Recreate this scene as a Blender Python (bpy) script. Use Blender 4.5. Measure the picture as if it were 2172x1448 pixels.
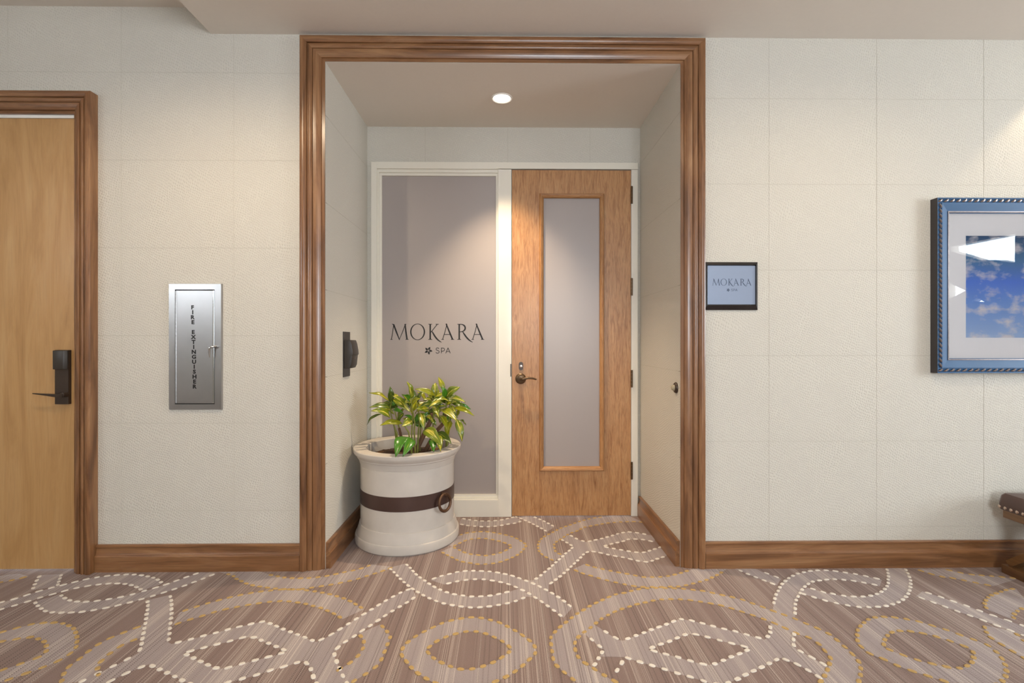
import bpy, bmesh, math, random
from mathutils import Vector, Matrix
from mathutils.geometry import tessellate_polygon

random.seed(7)
for o in list(bpy.data.objects): bpy.data.objects.remove(o)
SC = bpy.context.scene
COL = SC.collection
R = math.radians

# ------------------------------------------------------------------ camera
FPX = 1040.0                       # focal length in pixels of the 2172 x 1448 frame
YAW = R(0.7)
CAM = Vector((0.0, -2.70, 1.246))
cd = bpy.data.cameras.new('camera'); cam = bpy.data.objects.new('camera', cd); COL.objects.link(cam)
cd.sensor_width = 36.0; cd.lens = 36.0 * FPX / 2172.0
cd.clip_start = 0.02
cam.location = CAM; cam.rotation_euler = (R(90), 0, -YAW)
SC.camera = cam

# ------------------------------------------------------------------ world, light, exposure
w = bpy.data.worlds.new('World'); SC.world = w; w.use_nodes = True
bg = w.node_tree.nodes['Background']
bg.inputs[0].default_value = (0.84, 0.92, 1.0, 1); bg.inputs[1].default_value = 24.0
SC.view_settings.view_transform = 'Standard'; SC.view_settings.look = 'None'
SC.view_settings.exposure = -0.07; SC.view_settings.gamma = 1.0
SC.view_settings.use_curve_mapping = False
HALL_FILL_W = 40.0          # unseen hallway downlights added for warm fill (W)
RECESS_W = 150.0        # downlight in the spa recess (W)
WARM = (1.0, 0.79, 0.55)

# ------------------------------------------------------------------ projection helpers (photo pixel -> point on a real plane)
def ray(px, py):
    a = (px - 1086.0) / FPX; b = (724.0 - py) / FPX
    return Vector((math.sin(YAW) + a * math.cos(YAW), math.cos(YAW) - a * math.sin(YAW), b))
def W(px, py, Y):
    d = ray(px, py); return CAM + d * ((Y - CAM.y) / d.y)
def WX(px, py, X):
    d = ray(px, py); return CAM + d * ((X - CAM.x) / d.x)
def F(px, py, z=0.0):
    d = ray(px, py); return CAM + d * ((z - CAM.z) / d.z)

# ------------------------------------------------------------------ materials
def newmat(name):
    m = bpy.data.materials.new(name); m.use_nodes = True
    nt = m.node_tree; return m, nt, nt.nodes['Principled BSDF']
def N(nt, t, **kw):
    n = nt.nodes.new(t)
    for k, v in kw.items(): setattr(n, k, v)
    return n
def srgb(r, g, b):
    f = lambda c: (c / 255 / 12.92) if c / 255 <= 0.04045 else ((c / 255 + 0.055) / 1.055) ** 2.4
    return (f(r), f(g), f(b), 1)
def plain(name, col, rough=0.5, metal=0.0, spec=0.5, bump=0.0, bscale=80.0, coat=0.0, var=0.06):
    m, nt, p = newmat(name)
    p.inputs['Roughness'].default_value = rough; p.inputs['Metallic'].default_value = metal
    p.inputs['Specular IOR Level'].default_value = spec
    p.inputs['Coat Weight'].default_value = coat
    ge = N(nt, 'ShaderNodeNewGeometry')
    no = N(nt, 'ShaderNodeTexNoise'); no.inputs['Scale'].default_value = bscale * 0.25; no.inputs['Detail'].default_value = 4
    nt.links.new(ge.outputs['Position'], no.inputs['Vector'])
    mx = N(nt, 'ShaderNodeMix', data_type='RGBA')
    mx.inputs[6].default_value = tuple(c * (1 - var) for c in col[:3]) + (1,)
    mx.inputs[7].default_value = tuple(min(1, c * (1 + var)) for c in col[:3]) + (1,)
    nt.links.new(no.outputs['Fac'], mx.inputs[0]); nt.links.new(mx.outputs[2], p.inputs['Base Color'])
    if bump:
        n2 = N(nt, 'ShaderNodeTexNoise'); n2.inputs['Scale'].default_value = bscale; n2.inputs['Detail'].default_value = 6
        nt.links.new(ge.outputs['Position'], n2.inputs['Vector'])
        b = N(nt, 'ShaderNodeBump'); b.inputs['Strength'].default_value = bump; b.inputs['Distance'].default_value = 0.002
        nt.links.new(n2.outputs['Fac'], b.inputs['Height']); nt.links.new(b.outputs[0], p.inputs['Normal'])
    return m
def wood(name, axis, dark, mid, light, rough=0.35, s=16.0, stretch=14.0, pores=0.35, coat=0.15, contrast=1.0):
    m, nt, p = newmat(name)
    L = nt.links.new
    ge = N(nt, 'ShaderNodeNewGeometry'); oi = N(nt, 'ShaderNodeObjectInfo')
    add = N(nt, 'ShaderNodeVectorMath', operation='ADD')
    L(ge.outputs['Position'], add.inputs[0])
    rn = N(nt, 'ShaderNodeVectorMath', operation='SCALE'); rn.inputs[0].default_value = (3.1, 4.7, 2.3)
    L(oi.outputs['Random'], rn.inputs['Scale']); L(rn.outputs[0], add.inputs[1])
    def mapped(k, st):
        mp = N(nt, 'ShaderNodeMapping'); sc = [k, k, k]; sc['XYZ'.index(axis)] = k / st
        mp.inputs['Scale'].default_value = sc; L(add.outputs[0], mp.inputs['Vector']); return mp
    a = mapped(s, stretch)
    n1 = N(nt, 'ShaderNodeTexNoise'); n1.inputs['Scale'].default_value = 1; n1.inputs['Detail'].default_value = 7
    n1.inputs['Distortion'].default_value = 1.3; n1.inputs['Roughness'].default_value = 0.6
    L(a.outputs[0], n1.inputs['Vector'])
    cr = N(nt, 'ShaderNodeValToRGB')
    e = cr.color_ramp.elements
    e[0].position = 0.5 - 0.24 / contrast; e[0].color = dark; e[1].position = 0.5 + 0.22 / contrast; e[1].color = light
    k = cr.color_ramp.elements.new(0.5); k.color = mid
    L(n1.outputs['Fac'], cr.inputs[0])
    b = mapped(s * 14, stretch * 3)
    n2 = N(nt, 'ShaderNodeTexNoise'); n2.inputs['Scale'].default_value = 1; n2.inputs['Detail'].default_value = 3
    L(b.outputs[0], n2.inputs['Vector'])
    c2 = N(nt, 'ShaderNodeValToRGB'); c2.color_ramp.elements[0].position = 0.33; c2.color_ramp.elements[1].position = 0.52
    c2.color_ramp.elements[0].color = (1 - pores, 1 - pores, 1 - pores, 1); c2.color_ramp.elements[1].color = (1, 1, 1, 1)
    L(n2.outputs['Fac'], c2.inputs[0])
    mx = N(nt, 'ShaderNodeMix', data_type='RGBA', blend_type='MULTIPLY'); mx.inputs[0].default_value = 1
    L(cr.outputs[0], mx.inputs[6]); L(c2.outputs[0], mx.inputs[7]); L(mx.outputs[2], p.inputs['Base Color'])
    bp = N(nt, 'ShaderNodeBump'); bp.inputs['Strength'].default_value = 0.12; bp.inputs['Distance'].default_value = 0.001
    L(n2.outputs['Fac'], bp.inputs['Height']); L(bp.outputs[0], p.inputs['Normal'])
    p.inputs['Roughness'].default_value = rough; p.inputs['Coat Weight'].default_value = coat
    p.inputs['Coat Roughness'].default_value = 0.2
    return m
M = {}
for ax in 'XYZ':
    M['walnut' + ax] = wood('walnut_' + ax, ax, srgb(86, 54, 30), srgb(134, 92, 58), srgb(162, 120, 82), rough=0.32, s=13, stretch=9, pores=0.22, coat=0.3)
    M['oak' + ax] = wood('oak_' + ax, ax, srgb(150, 98, 54), srgb(184, 134, 86), srgb(196, 150, 102), rough=0.42, s=48, stretch=9, pores=0.3, coat=0.1)
    M['maple' + ax] = wood('maple_' + ax, ax, srgb(168, 126, 76), srgb(188, 146, 94), srgb(198, 160, 110), rough=0.38, s=9, stretch=7, pores=0.08, coat=0.2)
M['door_casing'] = M['walnutZ']

def wallpaper(name, col):
    m, nt, p = newmat(name); L = nt.links.new
    ge = N(nt, 'ShaderNodeNewGeometry')
    no = N(nt, 'ShaderNodeTexNoise'); no.inputs['Scale'].default_value = 5.0; no.inputs['Detail'].default_value = 1
    sx = N(nt, 'ShaderNodeSeparateXYZ'); L(ge.outputs['Position'], sx.inputs[0])
    sm = N(nt, 'ShaderNodeMath', operation='ADD'); L(sx.outputs[0], sm.inputs[0]); L(sx.outputs[1], sm.inputs[1])
    fp = N(nt, 'ShaderNodeCombineXYZ'); L(sm.outputs[0], fp.inputs[0]); L(sx.outputs[2], fp.inputs[1])      # position along the wall, height
    L(fp.outputs[0], no.inputs['Vector'])
    sc = N(nt, 'ShaderNodeVectorMath', operation='SCALE'); sc.inputs['Scale'].default_value = 0.07
    L(no.outputs['Color'], sc.inputs[0])
    ad = N(nt, 'ShaderNodeVectorMath', operation='ADD'); L(fp.outputs[0], ad.inputs[0]); L(sc.outputs[0], ad.inputs[1])
    mp = N(nt, 'ShaderNodeMapping'); mp.inputs['Rotation'].default_value = (0, 0, R(20)); mp.inputs['Scale'].default_value = (92, 74, 1)
    L(ad.outputs[0], mp.inputs['Vector'])
    vo = N(nt, 'ShaderNodeTexVoronoi', voronoi_dimensions='2D'); vo.inputs['Scale'].default_value = 1.0; vo.inputs['Randomness'].default_value = 0.36
    L(mp.outputs[0], vo.inputs['Vector'])
    rp = N(nt, 'ShaderNodeMapRange', interpolation_type='SMOOTHSTEP'); rp.inputs['From Min'].default_value = 0.08; rp.inputs['From Max'].default_value = 0.42
    L(vo.outputs['Distance'], rp.inputs['Value'])
    bp = N(nt, 'ShaderNodeBump'); bp.inputs['Strength'].default_value = 0.5; bp.inputs['Distance'].default_value = 0.0026
    L(rp.outputs[0], bp.inputs['Height']); L(bp.outputs[0], p.inputs['Normal'])
    mx = N(nt, 'ShaderNodeMix', data_type='RGBA')
    mx.inputs[6].default_value = tuple(c * 0.95 for c in col[:3]) + (1,); mx.inputs[7].default_value = col
    L(rp.outputs[0], mx.inputs[0]); L(mx.outputs[2], p.inputs['Base Color'])
    p.inputs['Roughness'].default_value = 0.55; p.inputs['Specular IOR Level'].default_value = 0.3
    return m
M['paper'] = wallpaper('embossed_wallcovering', srgb(209, 204, 192))
M['joint'] = plain('wallcovering_joint', srgb(194, 188, 174), 0.8)
M['ceiling'] = plain('ceiling_paint', srgb(228, 220, 209), 0.85, spec=0.2, bump=0.05, bscale=200, var=0.02)
M['white'] = plain('white_enamel', srgb(232, 226, 212), 0.35, var=0.01, coat=0.1)
M['seal'] = plain('white_door_seal', srgb(240, 236, 228), 0.5, var=0.02)
M['bronze'] = plain('dark_bronze', srgb(74, 62, 54), 0.38, 0.6, bump=0.02)
M['black_plastic'] = plain('dark_bronze_plastic', srgb(52, 46, 40), 0.42, 0.0, bump=0.03)
M['antique'] = plain('antique_bronze', srgb(104, 84, 64), 0.35, 0.8)
M['steel'] = plain('stainless_steel', srgb(170, 168, 167), 0.3, 1.0, bump=0.0, var=0.05)
M['chrome'] = plain('polished_steel', srgb(190, 190, 190), 0.12, 1.0)
M['ink'] = plain('black_lettering', srgb(18, 16, 16), 0.6)
M['sign_ink'] = plain('slate_lettering', srgb(44, 62, 86), 0.6)
M['frost'] = plain('frosted_glass', srgb(164, 154, 149), 0.36, 0.0, spec=0.6, var=0.01, bscale=4)
M['stone'] = plain('cast_stone', srgb(194, 186, 176), 0.7, bump=0.12, bscale=36, var=0.12)
M['strap'] = plain('brown_metal_strap', srgb(84, 64, 58), 0.38, 0.5, var=0.12)
M['iron'] = plain('rusty_bronze_ring', srgb(96, 70, 52), 0.45, 0.7, bump=0.3, bscale=120)
M['soil'] = plain('potting_soil', srgb(62, 44, 30), 0.95, bump=1.0, bscale=70, var=0.4)
M['bark'] = plain('bark_chip', srgb(112, 80, 52), 0.85, bump=0.6, bscale=90, var=0.25)
M['cane'] = plain('woody_cane', srgb(104, 74, 50), 0.8, bump=0.8, bscale=120, var=0.3)
M['stalk'] = plain('green_stalk', srgb(118, 122, 44), 0.5, var=0.2)
M['leather'] = plain('brown_leather', srgb(76, 50, 41), 0.3, bump=0.1, bscale=150, coat=0.25)
M['nail'] = plain('brass_nailhead', srgb(206, 184, 168), 0.25, 1.0)
M['bench_wood'] = wood('bench_wood', 'Y', srgb(84, 54, 30), srgb(112, 78, 46), srgb(134, 98, 62), rough=0.28, pores=0.2, coat=0.4)
M['frame_blue'] = plain('blue_painted_frame', srgb(52, 92, 132), 0.4, bump=0.06, bscale=60, coat=0.1, var=0.08)
M['frame_dark'] = plain('dark_frame_side', srgb(46, 40, 42), 0.35, coat=0.3)
M['bead'] = plain('tarnished_silver_bead', srgb(160, 150, 148), 0.28, 1.0, var=0.3, bscale=400)
M['mat'] = plain('white_mat_board', srgb(248, 244, 244), 0.9, var=0.01)
M['gloss_black'] = plain('glossy_black_frame', srgb(30, 25, 24), 0.16, coat=0.6)
M['plaque'] = plain('brushed_silver_plaque', srgb(156, 170, 194), 0.36, 0.45, var=0.03)
M['rubber'] = plain('beige_rubber', srgb(170, 156, 128), 0.6)
M['outer'] = plain('painted_plaster', srgb(206, 200, 188), 0.8)

def leafmat(name, c1, c2, pos):
    m, nt, p = newmat(name); L = nt.links.new
    at = N(nt, 'ShaderNodeUVMap')
    sp = N(nt, 'ShaderNodeSeparateXYZ'); L(at.outputs[0], sp.inputs[0])
    oi = N(nt, 'ShaderNodeObjectInfo')
    ge = N(nt, 'ShaderNodeTexNoise'); ge.inputs['Scale'].default_value = 1.0; ge.inputs['Detail'].default_value = 4
    mp = N(nt, 'ShaderNodeMapping'); mp.inputs['Scale'].default_value = (7, 2.2, 1); L(at.outputs[0], mp.inputs['Vector'])
    ad = N(nt, 'ShaderNodeVectorMath', operation='ADD'); L(mp.outputs[0], ad.inputs[0]); L(oi.outputs['Random'], ad.inputs[1])
    sk = N(nt, 'ShaderNodeVectorMath', operation='SCALE'); sk.inputs[0].default_value = (37, 53, 11); L(oi.outputs['Random'], sk.inputs['Scale']); L(sk.outputs[0], ad.inputs[1])
    L(ad.outputs[0], ge.inputs['Vector'])
    # pale feathering along the midrib
    ab = N(nt, 'ShaderNodeMath', operation='SUBTRACT'); ab.inputs[1].default_value = 0.5; L(sp.outputs[0], ab.inputs[0])
    aa = N(nt, 'ShaderNodeMath', operation='ABSOLUTE'); L(ab.outputs[0], aa.inputs[0])
    ml = N(nt, 'ShaderNodeMath', operation='MULTIPLY_ADD'); ml.inputs[1].default_value = -0.75; L(aa.outputs[0], ml.inputs[0]); L(ge.outputs['Fac'], ml.inputs[2])
    cr = N(nt, 'ShaderNodeValToRGB'); cr.color_ramp.elements[0].position = pos; cr.color_ramp.elements[1].position = pos + 0.14
    cr.color_ramp.elements[0].color = c1; cr.color_ramp.elements[1].color = c2
    L(ml.outputs[0], cr.inputs[0]); L(cr.outputs[0], p.inputs['Base Color'])
    p.inputs['Roughness'].default_value = 0.28; p.inputs['Coat Weight'].default_value = 0.2
    return m
M['leafA'] = leafmat('variegated_leaf', srgb(98, 112, 12), srgb(200, 186, 78), 0.38)
M['leafB'] = leafmat('yellow_green_leaf', srgb(126, 130, 14), srgb(194, 178, 56), 0.44)
M['leafC'] = leafmat('dark_green_leaf', srgb(70, 90, 16), srgb(160, 160, 44), 0.44)
M['leafD'] = leafmat('fresh_green_leaf', srgb(62, 116, 22), srgb(150, 170, 56), 0.52)

def carpetmat(name, dark, light, streak):
    """stripes of yarn running away from the viewer (along Y)"""
    m, nt, p = newmat(name); L = nt.links.new
    ge = N(nt, 'ShaderNodeNewGeometry')
    def noise(sx, sy, detail=2, sc=1.0):
        mp = N(nt, 'ShaderNodeMapping'); mp.inputs['Scale'].default_value = (sx, sy, 0.0)
        L(ge.outputs['Position'], mp.inputs['Vector'])
        n = N(nt, 'ShaderNodeTexNoise'); n.inputs['Scale'].default_value = sc; n.inputs['Detail'].default_value = detail
        L(mp.outputs[0], n.inputs['Vector']); return n.outputs['Fac']
    def rng(v, a, b, lo=0.0, hi=1.0):
        r = N(nt, 'ShaderNodeMapRange'); r.inputs['From Min'].default_value = a; r.inputs['From Max'].default_value = b
        r.inputs['To Min'].default_value = lo; r.inputs['To Max'].default_value = hi
        L(v, r.inputs['Value']); return r.outputs[0]
    def math2(op, a, b):
        n = N(nt, 'ShaderNodeMath', operation=op)
        for i, v in enumerate((a, b)):
            if isinstance(v, (int, float)): n.inputs[i].default_value = v
            else: L(v, n.inputs[i])
        return n.outputs[0]
    group = rng(noise(11.0, 0.12, 2), 0.46, 0.60)           # clusters of pale stripes
    fine = rng(noise(260.0, 0.25, 1), 0.45, 0.56)          # single pale yarns
    thin = rng(noise(90.0, 0.14, 1), 0.62, 0.66)           # scattered pale lines
    pale = math2('MAXIMUM', math2('MULTIPLY', group, fine), math2('MULTIPLY', thin, 0.8))
    grain = noise(420, 420, 2)
    pale2 = math2('MULTIPLY', pale, rng(grain, 0.3, 0.6, 0.55, 1.0))
    mx = N(nt, 'ShaderNodeMix', data_type='RGBA'); mx.inputs[6].default_value = dark; mx.inputs[7].default_value = light
    L(pale2, mx.inputs[0])
    # dark zig-zag stitches: a fine chequer along selected yarns
    zx = rng(noise(110.0, 0.1, 0), 0.55, 0.58)
    zg = math2('MULTIPLY', zx, rng(noise(5.0, 0.1, 1), 0.42, 0.52))
    sp = N(nt, 'ShaderNodeSeparateXYZ'); L(ge.outputs['Position'], sp.inputs[0])
    wob = math2('ADD', math2('MULTIPLY', sp.outputs[1], 120.0), math2('MULTIPLY', sp.outputs[0], 75.0))
    fr = math2('FRACT', wob, 0.0)
    st = math2('MULTIPLY', math2('LESS_THAN', fr, 0.5), zg)
    mx2 = N(nt, 'ShaderNodeMix', data_type='RGBA'); L(mx.outputs[2], mx2.inputs[6]); mx2.inputs[7].default_value = streak
    L(math2('MULTIPLY', st, 0.75), mx2.inputs[0])
    mx3 = N(nt, 'ShaderNodeMix', data_type='RGBA', blend_type='MULTIPLY'); mx3.inputs[0].default_value = 1
    L(mx2.outputs[2], mx3.inputs[6])
    g = rng(grain, 0.25, 0.75, 0.72, 1.25)
    cb = N(nt, 'ShaderNodeCombineColor'); [L(g, cb.inputs[i]) for i in range(3)]
    L(cb.outputs[0], mx3.inputs[7]); L(mx3.outputs[2], p.inputs['Base Color'])
    bp = N(nt, 'ShaderNodeBump'); bp.inputs['Strength'].default_value = 0.6; bp.inputs['Distance'].default_value = 0.003
    L(math2('ADD', grain, math2('MULTIPLY', noise(160, 40, 1), 0.6)), bp.inputs['Height']); L(bp.outputs[0], p.inputs['Normal'])
    p.inputs['Roughness'].default_value = 0.95; p.inputs['Specular IOR Level'].default_value = 0.1
    p.inputs['Sheen Weight'].default_value = 0.15
    return m
M['carpet'] = carpetmat('patterned_carpet', srgb(136, 115, 107), srgb(186, 169, 158), srgb(80, 65, 60))
M['carpet_band'] = carpetmat('carpet_pale_band', srgb(162, 149, 147), srgb(202, 189, 180), srgb(108, 94, 90))
M['yarn_white'] = plain('white_yarn', srgb(228, 220, 208), 0.95, spec=0.1, bump=1.0, bscale=420, var=0.1)
M['yarn_gold'] = plain('gold_yarn', srgb(192, 160, 106), 0.95, spec=0.1, bump=1.0, bscale=420, var=0.22)

def artmat():
    m, nt, p = newmat('cloud_photograph'); L = nt.links.new
    tc = N(nt, 'ShaderNodeTexCoord')
    sp = N(nt, 'ShaderNodeSeparateXYZ'); L(tc.outputs['Generated'], sp.inputs[0])
    sky = N(nt, 'ShaderNodeValToRGB'); e = sky.color_ramp.elements
    e[0].position = 0.0; e[0].color = srgb(176, 200, 232); e[1].position = 1.0; e[1].color = srgb(14, 74, 120)
    for pos, c in ((0.35, srgb(126, 166, 226)), (0.55, srgb(92, 138, 226)), (0.75, srgb(78, 132, 178))):
        k = e.new(pos); k.color = c
    L(sp.outputs[2], sky.inputs[0])
    mp = N(nt, 'ShaderNodeMapping'); mp.inputs['Scale'].default_value = (7.0, 1, 8.0); mp.inputs['Location'].default_value = (1.3, 0, 0.4)
    L(tc.outputs['Generated'], mp.inputs['Vector'])
    no = N(nt, 'ShaderNodeTexNoise'); no.inputs['Scale'].default_value = 1; no.inputs['Detail'].default_value = 8; no.inputs['Roughness'].default_value = 0.55
    L(mp.outputs[0], no.inputs['Vector'])
    cr = N(nt, 'ShaderNodeValToRGB'); cr.color_ramp.elements[0].position = 0.5; cr.color_ramp.elements[1].position = 0.66
    L(no.outputs['Fac'], cr.inputs[0])
    mx = N(nt, 'ShaderNodeMix', data_type='RGBA'); L(cr.outputs[0], mx.inputs[0]); L(sky.outputs[0], mx.inputs[6]); mx.inputs[7].default_value = srgb(232, 224, 226)
    L(mx.outputs[2], p.inputs['Base Color']); p.inputs['Roughness'].default_value = 0.7
    return m
M['art'] = artmat()
def glassmat():
    m, nt, p = newmat('picture_glass'); L = nt.links.new
    tr = N(nt, 'ShaderNodeBsdfTransparent'); gl = N(nt, 'ShaderNodeBsdfGlossy'); gl.inputs['Roughness'].default_value = 0.0
    fr = N(nt, 'ShaderNodeFresnel'); fr.inputs['IOR'].default_value = 1.6
    mx = N(nt, 'ShaderNodeMixShader'); L(fr.outputs[0], mx.inputs[0]); L(tr.outputs[0], mx.inputs[1]); L(gl.outputs[0], mx.inputs[2])
    L(mx.outputs[0], nt.nodes['Material Output'].inputs['Surface']); nt.nodes.remove(p)
    return m
M['glass'] = glassmat()
def emit(name, col, s):
    m, nt, p = newmat(name)
    p.inputs['Emission Color'].default_value = col; p.inputs['Emission Strength'].default_value = s
    p.inputs['Base Color'].default_value = col; return m
M['lens'] = emit('lit_lamp_lens', (1, 0.93, 0.82, 1), 6.0)

# ------------------------------------------------------------------ mesh builder
def origin(o):
    v = Vector((0, 0, 0))
    while o: v += o.location; o = o.parent
    return v
class MB:
    def __init__(s): s.v = []; s.f = []; s.uv = None
    def add(s, vs, fs):
        n = len(s.v); s.v += [tuple(v) for v in vs]; s.f += [tuple(i + n for i in f) for f in fs]; return s
    def box(s, x0, x1, y0, y1, z0, z1):
        x0, x1 = sorted((x0, x1)); y0, y1 = sorted((y0, y1)); z0, z1 = sorted((z0, z1))
        return s.add([(x0,y0,z0),(x1,y0,z0),(x1,y1,z0),(x0,y1,z0),(x0,y0,z1),(x1,y0,z1),(x1,y1,z1),(x0,y1,z1)],
                     [(0,3,2,1),(4,5,6,7),(0,1,5,4),(1,2,6,5),(2,3,7,6),(3,0,4,7)])
    def tube(s, pts, rads, n=10, caps=True):
        """round bar along a polyline"""
        pts = [Vector(p) for p in pts]
        if not isinstance(rads, (list, tuple)): rads = [rads] * len(pts)
        base = len(s.v); up = None
        for i, p in enumerate(pts):
            t = (pts[min(i + 1, len(pts) - 1)] - pts[max(i - 1, 0)]).normalized()
            if up is None:
                up = Vector((0, 0, 1)) if abs(t.z) < 0.9 else Vector((1, 0, 0))
            a = t.cross(up).normalized(); b = a.cross(t).normalized(); up = b
            for k in range(n):
                q = 2 * math.pi * k / n
                s.v.append(tuple(p + (a * math.cos(q) + b * math.sin(q)) * rads[i]))
        for i in range(len(pts) - 1):
            for k in range(n):
                s.f.append((base + i*n + k, base + i*n + (k+1) % n, base + (i+1)*n + (k+1) % n, base + (i+1)*n + k))
        if caps:
            s.f.append(tuple(base + k for k in range(n))[::-1]); s.f.append(tuple(base + (len(pts)-1)*n + k for k in range(n)))
        return s
    def lathe(s, prof, c=(0,0,0), n=48, axis='Z', closed=False):
        base = len(s.v); c = Vector(c); m = len(prof)
        for k in range(n):
            q = 2 * math.pi * k / n
            for r, h in prof:
                if axis == 'Z': v = (r*math.cos(q), r*math.sin(q), h)
                elif axis == 'Y': v = (r*math.cos(q), h, r*math.sin(q))
                else: v = (h, r*math.cos(q), r*math.sin(q))
                s.v.append(tuple(c + Vector(v)))
        for k in range(n):
            k2 = (k + 1) % n
            for j in range(m - 1 + (1 if closed else 0)):
                j2 = (j + 1) % m
                s.f.append((base + k*m + j, base + k2*m + j, base + k2*m + j2, base + k*m + j2))
        return s
    def prism(s, poly, f0, f1):
        """poly: list of 2d points; f0, f1 map a 2d point to the two end faces"""
        n = len(poly); base = len(s.v)
        s.v += [tuple(f0(*p)) for p in poly] + [tuple(f1(*p)) for p in poly]
        for i in range(n): s.f.append((base + i, base + (i+1) % n, base + n + (i+1) % n, base + n + i))
        for t in tessellate_polygon([[Vector((p[0], p[1], 0)) for p in poly]]):
            s.f.append(tuple(base + i for i in t)); s.f.append(tuple(base + n + i for i in t[::-1]))
        return s
    def build(s, name, mat, parent=None, smooth=False, bevel=0.0, seg=2, angle=35):
        off = origin(parent)
        me = bpy.data.meshes.new(name)
        me.from_pydata([(v[0]-off.x, v[1]-off.y, v[2]-off.z) for v in s.v], [], s.f)
        bm = bmesh.new(); bm.from_mesh(me); bmesh.ops.recalc_face_normals(bm, faces=bm.faces)
        if bevel: bmesh.ops.bevel(bm, geom=[e for e in bm.edges if len(e.link_faces) == 2 and e.calc_face_angle(0) > 0.5], offset=bevel, segments=seg, affect='EDGES', profile=0.5)
        bm.to_mesh(me); bm.free()
        if smooth:
            for p in me.polygons: p.use_smooth = True
            me.set_sharp_from_angle(angle=R(angle))
        me.materials.append(M[mat] if isinstance(mat, str) else mat)
        o = bpy.data.objects.new(name, me); COL.objects.link(o)
        if parent: o.parent = parent
        return o
def empty(name, loc):
    o = bpy.data.objects.new(name, None); COL.objects.link(o); o.location = loc; o.empty_display_size = 0.1; return o
def tag(o, label=None, cat=None, group=None, kind=None):
    if label: o['label'] = label
    if cat: o['category'] = cat
    if group: o['group'] = group
    if kind: o['kind'] = kind
    return o
def struct(o, label, cat): return tag(o, label, cat, kind='structure')

# ------------------------------------------------------------------ key dimensions (metres; front wall is the plane y = 0)
PL, PR = W(690, 724, 0).x, W(1443, 724, 0).x             # recess sides
PTOP = W(1066, 134, 0).z                                 # recess ceiling
DEP = 0.81                                               # recess depth
SOFF = W(1100, 77, 0).z                                  # lower hallway ceiling
HIGH = 3.07                                              # raised ceiling on the left
SOFX = W(448, 70, 0).x                                   # where the lower ceiling ends
XL, XR, YB = -4.6, 6.0, -6.5                             # hall ends and far wall
D1R = W(166, 724, 0).x; D1L = D1R - 0.93; D1T = W(100, 246, 0).z   # guest room door leaf

# ------------------------------------------------------------------ floor
fl = MB(); fl.box(XL, XR, YB, DEP + 0.05, -0.08, 0.0)
floor = struct(fl.build('floor', 'carpet'), 'taupe striped carpet floor with interlaced dotted leaf pattern', 'carpet')

# ------------------------------------------------------------------ walls with separate wallcovering panels
GAP, PROUD = 0.0014, 0.0012
def rect_minus(r, holes):
    rs = [r]
    for h in holes:
        out = []
        for (a, b, c, d) in rs:
            if h[0] >= b or h[1] <= a or h[2] >= d or h[3] <= c: out.append((a, b, c, d)); continue
            if h[0] > a: out.append((a, h[0], c, d))
            if h[1] < b: out.append((h[1], b, c, d))
            a2, b2 = max(a, h[0]), min(b, h[1])
            if h[2] > c: out.append((a2, b2, c, h[2]))
            if h[3] < d: out.append((a2, b2, h[3], d))
        rs = out
    return rs
def grid(lo, hi, start, step):
    k = math.floor((lo - start) / step) ; xs = []
    x = start + k * step
    while x < hi + step: xs.append(x); x += step
    return xs
def panels(wall, area, us, vs, holes, fmap):
    for i in range(len(us) - 1):
        for j in range(len(vs) - 1):
            r = (max(us[i] + GAP, area[0]), min(us[i+1] - GAP, area[1]), max(vs[j] + GAP, area[2]), min(vs[j+1] - GAP, area[3]))
            if r[1] - r[0] < 0.004 or r[3] - r[2] < 0.004: continue
            ps = rect_minus(r, holes)
            ps = [q for q in ps if q[1] - q[0] > 0.003 and q[3] - q[2] > 0.003]
            if not ps: continue
            mb = MB()
            for (a, b, c, d) in ps:
                vv = [fmap(u, v, h) for h in (0.0, PROUD) for (u, v) in ((a, c), (b, c), (b, d), (a, d))]
                mb.add(vv, [(4,5,6,7),(0,1,5,4),(1,2,6,5),(2,3,7,6),(3,0,4,7)])
            mb.build('wall_panel', 'paper', wall)
# front wall: three masses around the two openings
hole_door = (D1L, D1R, 0, D1T)
hole_rec = (PL, PR, 0, PTOP)
fw = MB()
for (a, b, c, d) in rect_minus((XL, XR, 0, HIGH), [hole_door, (PL, PR, 0, PTOP + 0.1)]): fw.box(a, b, 0.0, 0.12, c, d)
wall_front = struct(fw.build('wall_front', 'joint'), 'pale embossed leather look wallcovering around the wooden recess opening', 'wall')
PH = 0.4785
lz = W(400, 340, 0).z; rz = W(1700, 391, 0).z
lx = W(257, 600, 0).x; lstep = W(496, 600, 0).x - lx
rx = W(1631, 600, 0).x; rstep = W(1859, 600, 0).x - rx
fm = lambda u, v, h: (u, -h, v)
panels(wall_front, (XL, PL - 0.06, 0, HIGH), grid(XL, PL, lx, lstep), grid(0, HIGH, lz, PH), [hole_door, hole_rec], fm)
panels(wall_front, (PR + 0.06, XR, 0, SOFF), grid(PR, XR, rx, rstep), grid(0, HIGH, rz, PH * 0.992), [], fm)
panels(wall_front, (PL - 0.06, PR + 0.06, 0, SOFF), [PL - 0.2, PR + 0.2], [0, 4], [hole_rec], fm)
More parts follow.
